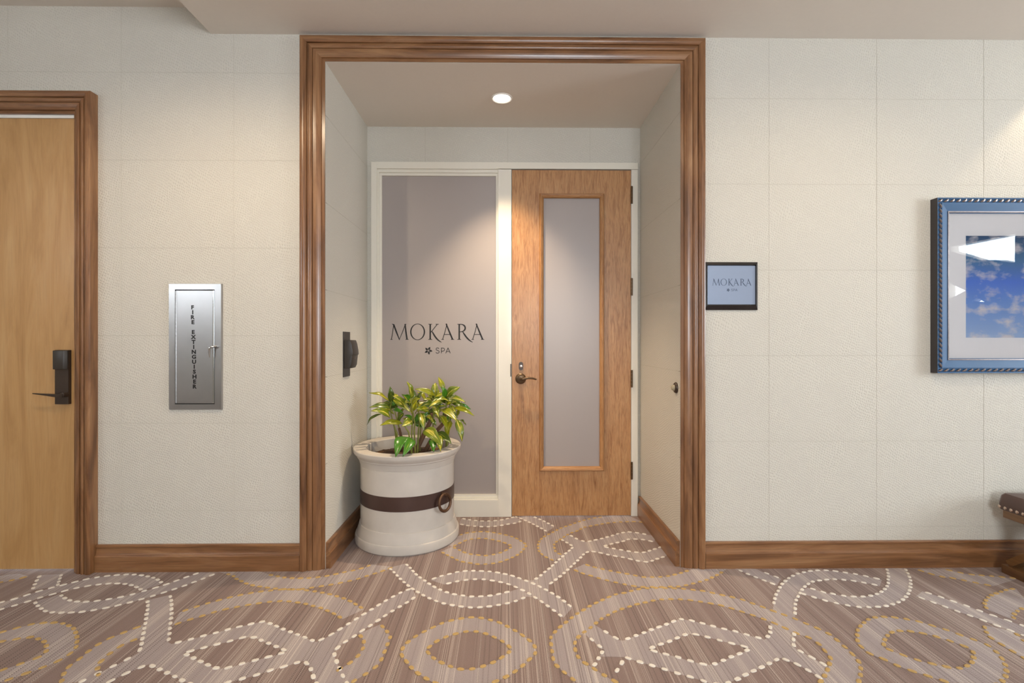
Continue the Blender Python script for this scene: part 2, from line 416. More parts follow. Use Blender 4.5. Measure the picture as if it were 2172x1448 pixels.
# recess side walls
zz0 = W(692, 244, 0).z; zz1 = W(1443, 237, 0).z
wl = MB(); wl.box(PL - 0.10, PL, 0.121, DEP + 0.1, 0, PTOP + 0.1)
wall_rl = struct(wl.build('wall_recess_left', 'joint'), 'pale embossed side wall of the recess beside the planter', 'wall')
panels(wall_rl, (0.0, DEP, 0, PTOP), grid(0, DEP, 0.40 - 0.62, 1.3), grid(0, PTOP, zz0, PH), [], lambda u, v, h: (PL + h, u, v))
wr = MB(); wr.box(PR, PR + 0.10, 0.121, DEP + 0.1, 0, PTOP + 0.1)
wall_rr = struct(wr.build('wall_recess_right', 'joint'), 'pale embossed side wall of the recess beside the spa door', 'wall')
panels(wall_rr, (0.0, DEP, 0, PTOP), grid(0, DEP, 0.40 - 0.62, 1.3), grid(0, PTOP, zz1, PH), [], lambda u, v, h: (PR - h, u, v))
# recess back wall, opening for the door set
FX0, FX1 = W(787, 700, DEP).x, W(1353, 700, DEP).x
FZ1 = W(1070, 345, DEP).z
wb = MB()
for (a, b, c, d) in rect_minus((PL, PR, 0, PTOP + 0.1), [(FX0 + 0.01, FX1 - 0.01, 0, FZ1 - 0.01)]): wb.box(a, b, DEP, DEP + 0.1, c, d)
wall_rb = struct(wb.build('wall_recess_back', 'joint'), 'pale embossed wall strip above the spa door frame', 'wall')
bx0 = W(902, 300, DEP).x; bstep = W(1077, 300, DEP).x - bx0
panels(wall_rb, (PL, PR, 0, PTOP), grid(PL, PR, bx0, bstep), grid(0, PTOP, W(780, 352, DEP).z - 5 * PH, PH), [(FX0 + 0.01, FX1 - 0.01, 0, FZ1 - 0.01)], lambda u, v, h: (u, DEP - h, v))

# hall ends and far wall with the windows that light the hall
def holed_wall(name, lab, area, holes, fmap, mat='outer'):
    outer = [(area[0], area[2]), (area[1], area[2]), (area[1], area[3]), (area[0], area[3])]
    mb = MB()
    loops = [[Vector((x, y, 0)) for x, y in outer]] + [[Vector((x, y, 0)) for x, y in h] for h in holes]
    flat = [p for l in loops for p in l]
    tris = tessellate_polygon(loops)
    for h in (0.0, -0.12):
        n = len(mb.v); mb.v += [tuple(fmap(p.x, p.y, h)) for p in flat]; mb.f += [tuple(n + i for i in t) for t in tris]
    N0 = len(flat); k = 0
    for l in loops:
        for i in range(len(l)):
            a, b = k + i, k + (i + 1) % len(l); mb.f.append((a, b, b + N0, a + N0))
        k += len(l)
    return struct(mb.build(name, mat), lab, 'wall')
def rect(a, b, c, d): return [(a, c), (b, c), (b, d), (a, d)]
EW = rect(-2.6, -1.4, 0.9, 2.7)
def mirror_pt(px, py):
    """where the line of sight through the picture glass lands on the hall's end wall after reflection"""
    g = W(px, py, -0.02); d = g - CAM; d.y = -d.y; t = (XR - g.x) / d.x; p = g + d * t; return (p.y, p.z)
cz = lambda cx, cy: (1920 + cx / 3.218, 380 + cy / 3.218)
MIRROR_HOLES = [[mirror_pt(*cz(*p)) for p in q] for q in (((308, 460), (750, 372), (748, 572), (620, 552), (510, 552), (412, 522), (308, 492)), ((285, 700), (412, 760), (300, 818), (285, 818)), ((490, 805), (545, 840), (445, 835)))]  # openings shaped to mirror as white patches in the picture glass
holed_wall('wall_right', 'plaster end wall of the hall with a tall window', (YB, 0.12, 0, HIGH), [EW] + MIRROR_HOLES, lambda u, v, h: (XR - h, u, v))
holed_wall('wall_left', 'plaster end wall of the hall with a high window', (YB, 0.12, 0, HIGH), [rect(-5.4, -3.5, 2.1, 2.6)], lambda u, v, h: (XL + h, u, v))  # high opening added to give the steel cabinet a bright reflection
HB = [rect(0.0, 1.8, 1.1, 2.5)]  # unseen window, placed and sized for fill daylight
holed_wall('wall_back', 'plaster far wall of the hall with one window', (XL, XR, 0, HIGH), HB, lambda u, v, h: (u, YB + h, v))
def window(name, lab, a, b, c, d, nu, nv, fmap):
    r = empty(name, fmap((a + b) / 2, c, 0)); struct(r, lab, 'window')
    mb = MB()
    def bar(u0, u1, v0, v1):
        vv = [fmap(u, v, h) for h in (-0.09, -0.03) for (u, v) in ((u0, v0), (u1, v0), (u1, v1), (u0, v1))]
        mb.add(vv, [(0,1,2,3),(4,5,6,7),(0,1,5,4),(1,2,6,5),(2,3,7,6),(3,0,4,7)])
    t = 0.035
    bar(a, b, c, c + t); bar(a, b, d - t, d); bar(a, a + t, c + t, d - t); bar(b - t, b, c + t, d - t)
    mb.build('window_frame', 'white', r)
    q = [Vector(fmap(u, v, -0.10)) for u, v in ((a, c), (b, c), (b, d))]; ins = Vector(fmap(a, c, 1)) - Vector(fmap(a, c, 0))
    ld = bpy.data.lights.new('portal', 'AREA'); ld.shape = 'RECTANGLE'; ld.size = b - a; ld.size_y = d - c; ld.cycles.is_portal = True
    lo = bpy.data.objects.new('daylight_portal', ld); COL.objects.link(lo); lo.parent = r
    zax = -ins; xax = (q[1] - q[0]).normalized(); yax = zax.cross(xax)
    lo.matrix_parent_inverse = Matrix.Identity(4)
    mw = Matrix((xax, yax, zax)).transposed().to_4x4(); mw.translation = (q[0] + q[2]) / 2 - Vector(r.location); lo.matrix_local = mw
    for i in range(1, nu):
        mb = MB(); u = a + (b - a) * i / nu; bar(u - 0.02, u + 0.02, c + t, d - t); mb.build('mullion', 'white', r)
    return r
window('window_2', 'tall white framed window at the end of the hall', -2.6, -1.4, 0.9, 2.7, 2, 1, lambda u, v, h: (XR - h, u, v))
for i, h in enumerate(HB):
    window('window_%d' % (3 + i), 'white framed window in the far wall behind the viewer', h[0][0], h[1][0], h[0][1], h[2][1], 2, 1, lambda u, v, hh: (u, YB + hh, v))

# ceilings
c = MB(); c.box(XL, XR, YB, 0.12, HIGH, HIGH + 0.1)
struct(c.build('ceiling', 'ceiling'), 'raised plaster ceiling of the hall', 'ceiling')
c = MB(); c.box(SOFX, XR, -1.7, -0.0016, SOFF, HIGH)
struct(c.build('ceiling_soffit', 'ceiling'), 'lowered grey beige plaster ceiling above the recess opening', 'ceiling')
c = MB(); c.box(PL, PR, 0.0, DEP, PTOP, PTOP + 0.0995)
struct(c.build('ceiling_recess', 'ceiling'), 'beige plaster ceiling of the recess with one downlight', 'ceiling')

# ------------------------------------------------------------------ mitred mouldings
def moulding(prof, inner, outer_w, legs, zb, root, name, mats, y0=0.0):
    """prof: (u from outer edge inward, v out of the wall). inner = (x0, x1, ztop) of the opening"""
    x0, x1, zt = inner; wd = outer_w
    pl = [(u, v) for u, v in prof]
    n = len(pl)
    if 'L' in legs:
        mb = MB()
        mb.v = [(x0 - wd + u, y0 - v, zb) for u, v in pl] + [(x0 - wd + u, y0 - v, zt + wd - u) for u, v in pl]
        mb.f = [(i, (i+1) % n, n + (i+1) % n, n + i) for i in range(n)] + [tuple(range(n))]
        mb.build(name + '_leg', mats[0], root)
    if 'R' in legs:
        mb = MB()
        mb.v = [(x1 + wd - u, y0 - v, zb) for u, v in pl] + [(x1 + wd - u, y0 - v, zt + wd - u) for u, v in pl]
        mb.f = [(i, (i+1) % n, n + (i+1) % n, n + i) for i in range(n)] + [tuple(range(n))]
        mb.build(name + '_leg', mats[0], root)
    mb = MB()
    mb.v = [(x0 - wd + u, y0 - v, zt + wd - u) for u, v in pl] + [(x1 + wd - u, y0 - v, zt + wd - u) for u, v in pl]
    mb.f = [(i, (i+1) % n, n + (i+1) % n, n + i) for i in range(n)]
    mb.build(name + '_head', mats[1], root)
def cove(u0, v0, u1, v1, bulge, n=5):
    out = []
    for i in range(n + 1):
        t = i / n; out.append((u0 + (u1-u0)*t, v0 + (v1-v0)*t + bulge * math.sin(math.pi * t)))
    return out
CW = 0.131
prof = [(0, 0), (0, 0.022)] + cove(0.003, 0.028, 0.037, 0.024, 0.006) + [(0.0385, 0.016), (0.041, 0.016)] + cove(0.0425, 0.021, 0.066, 0.018, 0.004) + \
       [(0.0675, 0.012), (0.0695, 0.012)] + cove(0.071, 0.019, 0.112, 0.010, 0.003) + [(0.114, 0.003), (0.131, 0.003), (0.131, -0.03), (0.10, -0.03), (0.10, 0.0)]
IX0, IX1, IZ = W(690, 700, 0).x, W(1443, 700, 0).x, W(1070, 133.5, 0).z
t = empty('trim_1', ((IX0 + IX1) / 2, 0, 0)); struct(t, 'brown walnut moulded casing framing the recess opening', 'door casing')
moulding(prof, (IX0, IX1, IZ), CW, 'LR', 0.0, t, 'casing', ('walnutZ', 'walnutX'), y0=-PROUD)

# baseboards
bprof = [(0, 0), (0.026, 0), (0.026, 0.083), (0.0235, 0.087)] + [(0.0235 - 0.011 * math.sin(math.pi/2 * i/6), 0.087 + 0.040 * (1 - math.cos(math.pi/2 * i/6)) ) for i in range(1, 7)] + [(0.0165, 0.131), (0.0165, 0.139), (0.013, 0.143), (0, 0.143)]
def baseboard(name, lab, a, b, fmap, mat):
    mb = MB(); n = len(bprof)
    mb.v = [tuple(fmap(a, v, h)) for h, v in bprof] + [tuple(fmap(b, v, h)) for h, v in bprof]
    mb.f = [(i, (i+1) % n, n + (i+1) % n, n + i) for i in range(n)] + [tuple(range(n)), tuple(range(n, 2*n))[::-1]]
    return struct(mb.build(name, mat), lab, 'baseboard')
BP = PROUD
D1OUT = W(190, 724, -0.055).x
baseboard('baseboard_front_left', 'brown walnut baseboard between guest room door and recess', D1OUT + 0.002, IX0 - CW, lambda u, v, h: (u, -BP - h, v), 'walnutX')
baseboard('baseboard_front_right', 'brown walnut baseboard along wall behind the bench', IX1 + CW, XR, lambda u, v, h: (u, -BP - h, v), 'walnutX')
baseboard('baseboard_recess_left', 'short walnut baseboard beside the planter', 0.004, DEP - 0.02, lambda u, v, h: (PL + BP + h, u, v), 'walnutY')
baseboard('baseboard_recess_right', 'short walnut baseboard beside the spa door', 0.004, DEP - 0.02, lambda u, v, h: (PR - BP - h, u, v), 'walnutY')
baseboard('baseboard_far_left', 'brown walnut baseboard left of guest room door', XL, D1L - 0.12, lambda u, v, h: (u, -BP - h, v), 'walnutX')

# ------------------------------------------------------------------ guest room door (left edge of the picture)
d1 = empty('door_1', ((D1L + D1R) / 2, 0, 0)); struct(d1, 'honey maple guest room door with electronic lock at left edge', 'door')
mb = MB(); mb.box(D1L, D1R, 0.002, 0.045, 0.008, D1T - 0.004); mb.build('door_leaf', 'mapleZ', d1)
mb = MB(); mb.box(D1L, D1R, -0.008, 0.0, D1T - 0.014, D1T + 0.004); mb.build('door_seal', 'seal', d1)
dp = [(0, 0), (0, 0.050)] + cove(0.002, 0.053, 0.026, 0.050, 0.005) + [(0.027, 0.041), (0.030, 0.041)] + cove(0.031, 0.048, 0.047, 0.045, 0.004) + [(0.048, 0.038), (0.051, 0.038)] + cove(0.052, 0.044, 0.078, 0.034, 0.003) + [(0.079, 0.02), (0.092, 0.02), (0.092, 0.0)]
DCW = D1OUT - D1R + 0.004
k = DCW / 0.092; dp = [(u * k, v) for u, v in dp]
moulding(dp, (D1L, D1R - 0.004, D1T + 0.002), DCW, 'LR', 0.0, d1, 'casing', ('walnutZ', 'walnutX'), y0=-PROUD)
# electronic lock
pa, pb = W(117, 742, -0.015), W(146, 857, -0.015)
lk = MB(); lk.box(pa.x, pb.x, -0.018, 0.002, pb.z, pa.z); lock = lk.build('lock_plate', 'bronze', d1, bevel=0.002)
pc = W(143, 782, -0.03); cxm = (pa.x + pc.x) / 2
lw = (pc.x - pa.x) / 2
lp = [(-lw, 0.0), (lw, 0.0), (lw, 0.012), (lw*0.7, 0.024), (0, 0.029), (-lw*0.7, 0.024), (-lw, 0.012)]
rc = MB(); zt_, zb_ = pa.z - 0.002, W(130, 783, -0.03).z
rc.prism(lp, lambda a, b: (cxm + a, -0.018 - b, zb_), lambda a, b: (cxm + a, -0.018 - b, zt_)); rc.build('card_reader_cover', 'black_plastic', lock, bevel=0.004, smooth=True)
lv = W(134, 837, -0.04)
hd = MB(); hd.lathe([(0, 0.0), (0.013, 0.0), (0.013, -0.032), (0.0, -0.036)], (lv.x, -0.016, lv.z), 20, 'Y')
e0 = W(68, 835, -0.05)
blade = []
secs = [(lv.x + 0.006, lv.z, 0.011, 0.008), (lv.x - 0.03, lv.z - 0.002, 0.010, 0.007), (lv.x - 0.09, lv.z + 0.003, 0.006, 0.005), (e0.x, e0.z + 0.002, 0.0025, 0.003)]
n0 = len(hd.v)
for (x, z, hz, hy) in secs: hd.v += [(x, -0.046 - hy, z - hz), (x, -0.046 + hy, z - hz), (x, -0.046 + hy, z + hz*0.6), (x, -0.046 - hy, z + hz*0.6)]
for i in range(3):
    for j in range(4): hd.f.append((n0 + i*4 + j, n0 + i*4 + (j+1) % 4, n0 + (i+1)*4 + (j+1) % 4, n0 + (i+1)*4 + j))
hd.f += [(n0, n0+1, n0+2, n0+3), (n0+12, n0+13, n0+14, n0+15)]
hd.build('lever', 'bronze', lock, smooth=True)

# ------------------------------------------------------------------ lettering
def stroke(mb, pts, ws, put):
    """flat tapered stroke through 2d points"""
    P = [Vector((p[0], p[1])) for p in pts]; L_, R_ = [], []
    for i, p in enumerate(P):
        t = (P[min(i+1, len(P)-1)] - P[max(i-1, 0)]).normalized(); n = Vector((-t.y, t.x)); wv = ws[i] if isinstance(ws, (list, tuple)) else ws
        L_.append(p + n * wv / 2); R_.append(p - n * wv / 2)
    poly = [tuple(p) for p in L_ + R_[::-1]]
    for i in range(len(P) - 1):
        q = [tuple(L_[i]), tuple(L_[i+1]), tuple(R_[i+1]), tuple(R_[i])]
        mb.prism(q, lambda a, b: put(a, b, 0), lambda a, b: put(a, b, 1))
def bez(p0, p1, p2, p3, n=8):
    out = []
    for i in range(n + 1):
        t = i / n; s = 1 - t
        out.append(tuple(s**3*p0[k] + 3*s*s*t*p1[k] + 3*s*t*t*p2[k] + t**3*p3[k] for k in (0, 1)))
    return out
def mokara(mb, put):
    TH, TN = 0.095, 0.045
    S = lambda p, w_: stroke(mb, p, w_, put)
    def serif(x0, x1, y): S([(x0, y), (x1, y)], 0.035)
    # M
    S([(0.215, 0.98), (0.15, 0.5), (0.065, 0.0)], [TN, TN, TN]); serif(0.0, 0.14, 0.012)
    S([(0.10, 1.0), (0.21, 0.96), (0.38, 0.5), (0.585, -0.02)], [0.02, TH, TH, 0.05]); S([(0.57, 0.0), (0.78, 0.5), (0.955, 0.98)], [0.03, TN, TN])
    S([(0.935, 0.99), (0.99, 0.5), (1.065, 0.0)], [TH*0.8, TH, TH]); serif(0.965, 1.16, 0.012); serif(0.92, 1.02, 0.985)
    # O
    cx, cy = 1.735, 0.495; n = 36
    for i in range(n):
        a, b = 2*math.pi*i/n, 2*math.pi*(i+1)/n
        o = lambda q: (cx + 0.475*math.cos(q), cy + 0.525*math.sin(q)); r_ = lambda q: (cx + 0.39*math.cos(q + 0.0) - 0.0, cy + 0.487*math.sin(q))
        mb.prism([o(a), o(b), r_(b), r_(a)], lambda u, v: put(u, v, 0), lambda u, v: put(u, v, 1))
    # K
    S([(2.54, 0.0), (2.54, 1.0)], TH); serif(2.42, 2.66, 0.012); serif(2.42, 2.66, 0.985)
    S([(2.575, 0.46), (2.99, 0.98)], TN); serif(2.88, 3.09, 0.985)
    S(bez((2.64, 0.55), (2.78, 0.32), (2.92, -0.02), (3.26, -0.17)), [TN, 0.07, 0.09, TH, TH, TH, 0.08, 0.06, 0.03])
    # A twice
    for x in (3.0 + 0.28, 5.2):
        S([(x + 0.33, 1.0), (x + 0.2, 0.5), (x + 0.045, 0.0)], [TN, TN, TN]); S([(x + 0.27, 1.02), (x + 0.48, 0.5), (x + 0.69, 0.0)], [0.07, TH, TH])
        S([(x + 0.16, 0.33), (x + 0.55, 0.33)], 0.04); serif(x - 0.03, x + 0.13, 0.012); serif(x + 0.58, x + 0.79, 0.012)
    # R
    S([(4.39, 0.0), (4.39, 1.0)], TH); serif(4.27, 4.51, 0.012); serif(4.27, 4.45, 0.985)
    S(bez((4.40, 0.975), (4.86, 1.04), (4.92, 0.50), (4.44, 0.49), 12), [TN, 0.05, 0.06, 0.08, TH, TH, TH, TH, TH, 0.08, 0.06, 0.05, TN])
    S(bez((4.60, 0.52), (4.76, 0.28), (4.92, -0.02), (5.25, -0.17)), [TN, 0.07, 0.09, TH, TH, TH, 0.08, 0.06, 0.03])
def emblem_and_spa(mb, put):
    c = (2.42, -0.705)
    for k in range(5):
        q = R(90 + 36 + 72 * k + 8)
        d = (math.cos(q), math.sin(q)); nrm = (-d[1], d[0]); L_ = 0.27
        pet = [(0.03, 0), (0.10, 0.075), (0.17, 0.075), (L_, 0.015), (0.18, -0.045), (0.10, -0.055)]
        mb.prism([(c[0] + d[0]*a + nrm[0]*b, c[1] + d[1]*a + nrm[1]*b) for a, b in pet], lambda u, v: put(u, v, 0), lambda u, v: put(u, v, 1))
    S = lambda p, w_: stroke(mb, p, w_, put)
    t = 0.04; b0, h = -0.87, 0.35
    S([(3.10, b0 + 0.28), (3.06, b0 + 0.335), (2.99, b0 + 0.345), (2.93, b0 + 0.32), (2.91, b0 + 0.26), (2.94, b0 + 0.205), (3.01, b0 + 0.175), (3.09, b0 + 0.145), (3.115, b0 + 0.085), (3.09, b0 + 0.03), (3.01, b0 + 0.0), (2.94, b0 + 0.015), (2.90, b0 + 0.06)], t)
    S([(3.25, b0), (3.25, b0 + h)], t); S([(3.25, b0 + h - 0.02), (3.37, b0 + h - 0.02), (3.43, b0 + h - 0.05), (3.455, b0 + 0.23), (3.42, b0 + 0.16), (3.36, b0 + 0.135), (3.25, b0 + 0.135)], t)
    S([(3.53, b0), (3.68, b0 + h)], t); S([(3.67, b0 + h), (3.82, b0)], t); S([(3.58, b0 + 0.11), (3.77, b0 + 0.11)], t * 0.9)
def font_mesh(txt, bold=0.0):
    cu = bpy.data.curves.new('txt', 'FONT'); cu.body = txt; cu.size = 1.0; cu.offset = bold; cu.align_x = 'CENTER'; cu.extrude = 0.01; cu.resolution_u = 3
    o = bpy.data.objects.new('txt', cu); COL.objects.link(o)
    dg = bpy.context.evaluated_depsgraph_get(); me = bpy.data.meshes.new_from_object(o.evaluated_get(dg))
    vs = [v.co.copy() for v in me.vertices]; fs = [tuple(p.vertices) for p in me.polygons]
    bpy.data.objects.remove(o); bpy.data.curves.remove(cu); bpy.data.meshes.remove(me)
    return vs, fs

# ------------------------------------------------------------------ spa door set: white frame, sidelight window and oak door
GY = DEP + 0.0                                            # face plane of the white frame is 25 mm proud of this wall
FY = DEP - 0.025
gx0, gx1 = W(811, 700, DEP + 0.02).x, W(1052, 700, DEP + 0.02).x
gz0, gz1 = W(1000, 1047, DEP + 0.02).z, W(930, 374, DEP + 0.02).z
fx0, fx1, fz1 = W(787, 700, FY).x, W(1353, 700, FY).x, W(1070, 344, FY).z
mx0, mx1 = W(1053, 700, FY).x, W(1085, 700, FY).x
dx0, dx1, dz1 = W(1085.5, 700, FY).x, W(1339, 700, FY).x, W(1210, 360, FY).z
win = empty('window_1', ((gx0 + gx1) / 2, DEP, 0)); struct(win, 'frosted glass sidelight with spa lettering in white frame behind the planter', 'window')
ox0, oz1, oz0 = W(799, 700, FY).x, W(930, 357, FY).z, W(1000, 1060, FY).z     # opening in the face frame
mb = MB(); mb.box(fx0, ox0, FY, DEP + 0.08, 0, fz1); mb.build('jamb', 'white', win, bevel=0.002)
mb = MB(); mb.box(mx0 + 0.012, mx1, FY, DEP + 0.08, 0, fz1 - 0.05); mb.build('mullion', 'white', win, bevel=0.002)
mb = MB(); mb.box(ox0, fx1, FY, DEP + 0.08, max(oz1, dz1 + 0.004), fz1); mb.box(ox0, mx0 + 0.012, FY, DEP + 0.08, oz1, dz1 + 0.004); mb.build('head', 'white', win)
mb = MB(); mb.box(ox0, mx0 + 0.012, FY, DEP + 0.08, 0, oz0); mb.build('sill_panel', 'white', win, bevel=0.002)
# glazing stops, stepped
for (i, yy, ins) in ((0, FY + 0.016, 0.018), (1, FY + 0.030, 0.036)):
    for (a, b, c, d) in rect_minus((ox0, mx0 + 0.012, oz0, oz1), [(gx0 - 0.036 + ins, gx1 + 0.022 - ins * 0.6, gz0 - 0.036 + ins, gz1 + 0.036 - ins)]):
        mb = MB(); mb.box(a, b, yy, DEP + 0.07, c, d); mb.build('glazing_stop', 'white', win)
mb = MB(); mb.box(gx0 - 0.01, gx1 + 0.02, FY + 0.044, FY + 0.054, gz0 - 0.01, gz1 + 0.01); pane = mb.build('pane', 'frost', win)
GF = FY + 0.044
ta, tb = W(828, 720, GF), W(1027.5, 720, GF)
s = (tb.x - ta.x) / 6.0
put = lambda a, b, h: (ta.x + a * s, GF - (0.0006 if h else 0.0), ta.z + b * s)
mb = MB(); mokara(mb, put); emblem_and_spa(mb, put); mb.build('lettering', 'ink', pane)

d2 = empty('door_2', ((dx0 + dx1) / 2, FY, 0)); struct(d2, 'oak spa door with tall narrow frosted pane and lever handle', 'door')
LY = FY + 0.004
px0, px1, pz0, pz1 = W(1148, 700, LY).x, W(1276, 700, LY).x, W(1210, 993, LY).z, W(1210, 416, LY).z
mb = MB()
for (a, b, c, d) in rect_minus((dx0 + 0.002, dx1 - 0.002, 0.006, dz1 - 0.002), [(px0, px1, pz0, pz1)]): mb.box(a, b, LY, LY + 0.044, c, d)
leaf = mb.build('door_leaf', 'oakZ', d2)
mb = MB(); mb.box(dx1, fx1, FY, DEP + 0.08, 0, dz1 + 0.004); mb.build('jamb', 'white', d2, bevel=0.002)
mb = MB(); mb.box(px0, px1, LY + 0.012, LY + 0.020, pz0, pz1); mb.build('pane', 'frost', d2)
mb = MB(); mb.box(dx0 - 0.02, dx0 + 0.014, LY + 0.045, DEP + 0.08, 0, dz1 + 0.003); mb.box(dx1 - 0.014, dx1 + 0.001, LY + 0.045, DEP + 0.08, 0, dz1 + 0.003); mb.box(dx0 + 0.014, dx1 - 0.014, LY + 0.045, DEP + 0.08, dz1 - 0.016, dz1 + 0.003); mb.build('door_rebate', 'white', d2)
# bolection moulding round the pane
mp_ = [(0, 0), (0, 0.010)] + cove(0.002, 0.014, 0.012, 0.024, 0.004) + [(0.0135, 0.018), (0.0145, 0.018)] + cove(0.016, 0.019, 0.031, 0.002, 0.004) + [(0.030, -0.011), (0.0145, -0.011), (0.0145, 0.0)]
n = len(mp_)
qx0, qx1, qz0, qz1 = W(1144, 700, LY).x, W(1281, 700, LY).x, W(1210, 998, LY).z, W(1210, 411, LY).z
cor = lambda u: ((qx0 + u, qz0 + u), (qx1 - u, qz0 + u), (qx1 - u, qz1 - u), (qx0 + u, qz1 - u))
for sd in range(4):
    mb = MB()
    for e in (sd, (sd + 1) % 4): mb.v += [(cor(u)[e][0], LY - v, cor(u)[e][1]) for u, v in mp_]
    mb.f = [(i, (i+1) % n, n + (i+1) % n, n + i) for i in range(n)]
    mb.build('pane_moulding', 'oakX' if sd in (0, 2) else 'oakZ', d2)
# hinges
for yy in (413, 608, 803, 998):
    h = W(1340, yy, FY - 0.006)
    mb = MB()
    for k in range(5):
        z0 = h.z - 0.062 + k * 0.0248
        mb.lathe([(0, z0 + 0.0006), (0.007, z0 + 0.0006), (0.007, z0 + 0.0242), (0, z0 + 0.0242)], (h.x, FY - 0.005, 0), 12)
    mb.box(h.x - 0.001, h.x + 0.009, FY - 0.002, FY + 0.01, h.z - 0.062, h.z + 0.062)
    mb.build('hinge', 'antique', d2, smooth=True)
# lever, lock cylinder, strike
rp_ = W(1104.5, 803, LY - 0.01)
mb = MB(); mb.lathe([(0, -0.016), (0.022, -0.015), (0.034, -0.010), (0.038, -0.005), (0.038, 0.0)], (rp_.x, LY, rp_.z), 32, 'Y'); rose = mb.build('rose', 'antique', d2, smooth=True)
le = W(1138, 800, LY - 0.05)
mb = MB(); mb.tube([(rp_.x, LY - 0.012, rp_.z), (rp_.x, LY - 0.045, rp_.z), (rp_.x + 0.012, LY - 0.054, rp_.z + 0.001), (rp_.x + 0.05, LY - 0.056, rp_.z + 0.010), (rp_.x + 0.085, LY - 0.054, rp_.z + 0.006), (le.x, LY - 0.05, rp_.z - 0.002)], [0.010, 0.010, 0.010, 0.008, 0.0065, 0.005], 12)
mb.build('lever', 'antique', rose, smooth=True)
kc = W(1105, 776, LY)
ov = [(0.014 * math.cos(q) if abs(math.sin(q)) > 2 else 0.0155 * math.cos(q), 0.0155 * math.sin(q) + (0.014 if math.sin(q) >= 0 else -0.014)) for q in [2 * math.pi * i / 24 for i in range(24)]]
mb = MB(); mb.prism(ov, lambda a, b: (kc.x + a, LY, kc.z + b), lambda a, b: (kc.x + a, LY - 0.009, kc.z + b)); esc = mb.build('lock_escutcheon', 'bronze', d2)
mb = MB(); mb.lathe([(0, -0.004), (0.009, -0.003), (0.010, 0.0)], (kc.x, LY - 0.009, kc.z - 0.002), 18, 'Y'); mb.build('key_cylinder', 'nail', esc, smooth=True)
sk = W(1083.5, 785, FY); mb = MB(); mb.box(sk.x - 0.004, sk.x + 0.003, FY - 0.002, FY + 0.002, sk.z - 0.045, sk.z + 0.045); mb.build('strike_plate', 'bronze', d2)

# ------------------------------------------------------------------ recess downlight, hall downlights
def downlight(x, y, z, r, lab, watt, cone, blend, group=None):
    root = empty('recessed_downlight', (x, y, z)); tag(root, lab, 'downlight', group)
    mb = MB(); mb.lathe([(r, 0.0), (r, -0.004), (r * 0.9, -0.006), (r * 0.82, -0.002), (r * 0.80, 0.0)], (x, y, z), 40, closed=True); mb.build('trim_ring', 'seal', root, smooth=True)
    mb = MB(); mb.lathe([(0.0, -0.0015), (r * 0.81, -0.0015)], (x, y, z), 40); mb.build('lens', 'lens', root)
    ld = bpy.data.lights.new('spot', 'SPOT'); ld.energy = watt; ld.color = WARM; ld.spot_size = cone; ld.spot_blend = blend; ld.shadow_soft_size = 0.022
    lo = bpy.data.objects.new('downlight_beam', ld); COL.objects.link(lo); lo.parent = root; lo.location = (0, 0, -0.012)
    return root
dl = F(1064.5, 208, PTOP)
downlight(dl.x, dl.y, PTOP, 0.066, 'lit round downlight in the recess ceiling', RECESS_W, R(80), 0.75)
for i, (x, y) in enumerate(((-1.4, -1.2), (3.15, -0.23), (1.7, -1.2))):  # first and last are unseen lamps added for warm fill
    downlight(x, y, SOFF, 0.066, ['round downlight in hall ceiling nearest the guest room door', 'round downlight in hall ceiling above the framed picture', 'round downlight in hall ceiling before the plain wall'][i], (HALL_FILL_W * 1.9, 22, HALL_FILL_W)[i], R(168) if i != 1 else R(90), 0.7 if i != 1 else 0.25, 'hall ceiling downlights')

# ------------------------------------------------------------------ fire extinguisher cabinet
a, b = W(358, 601, -0.01), W(471, 869, -0.01)
ca, cb = W(372, 614, -0.01), W(456, 857, -0.01)
fc = empty('fire_extinguisher_cabinet', ((a.x + b.x) / 2, 0, b.z)); tag(fc, 'brushed stainless fire extinguisher cabinet set in the wall', 'cabinet')
mb = MB()
SY = -0.014
o4 = ((a.x, b.z), (b.x, b.z), (b.x, a.z), (a.x, a.z)); i4 = ((ca.x, cb.z), (cb.x, cb.z), (cb.x, ca.z), (ca.x, ca.z))
mb.v = [(x, -PROUD, z) for x, z in o4] + [(x + (0.003 if i in (0, 3) else -0.003), SY, z + (0.003 if i < 2 else -0.003)) for i, (x, z) in enumerate(o4)] + [(x, SY, z) for x, z in i4] + [(x, 0.0, z) for x, z in i4]
for k in (0, 4, 8): mb.f += [(k + i, k + (i+1) % 4, k + 4 + (i+1) % 4, k + 4 + i) for i in range(4)]
mb.build('flange_frame', 'steel', fc)
mb = MB(); mb.box(ca.x + 0.003, cb.x - 0.003, -0.010, -0.003, cb.z + 0.004, ca.z - 0.004); cdoor = mb.build('cabinet_door', 'steel', fc, bevel=0.0015)
mb = MB(); mb.box(ca.x, cb.x, -0.0025, -0.0015, cb.z, ca.z); mb.build('gasket', 'ink', fc)
kn = 30; hz = (ca.z - cb.z - 0.012) / kn
mb = MB()
for i in range(kn): mb.lathe([(0, cb.z + 0.006 + i*hz + 0.0012), (0.0035, cb.z + 0.006 + i*hz + 0.0012), (0.0035, cb.z + 0.006 + (i+1)*hz - 0.0012), (0, cb.z + 0.006 + (i+1)*hz - 0.0012)], (ca.x + 0.004, -0.0105, 0), 8)
mb.build('piano_hinge', 'steel', cdoor)
mb = MB(); hx = cb.x - 0.007; mb.box(hx - 0.004, hx + 0.004, -0.0135, -0.009, cb.z + 0.004, ca.z - 0.004); mb.build('latch_stile', 'chrome', cdoor, bevel=0.0015)
hp = W(450, 735, -0.03)
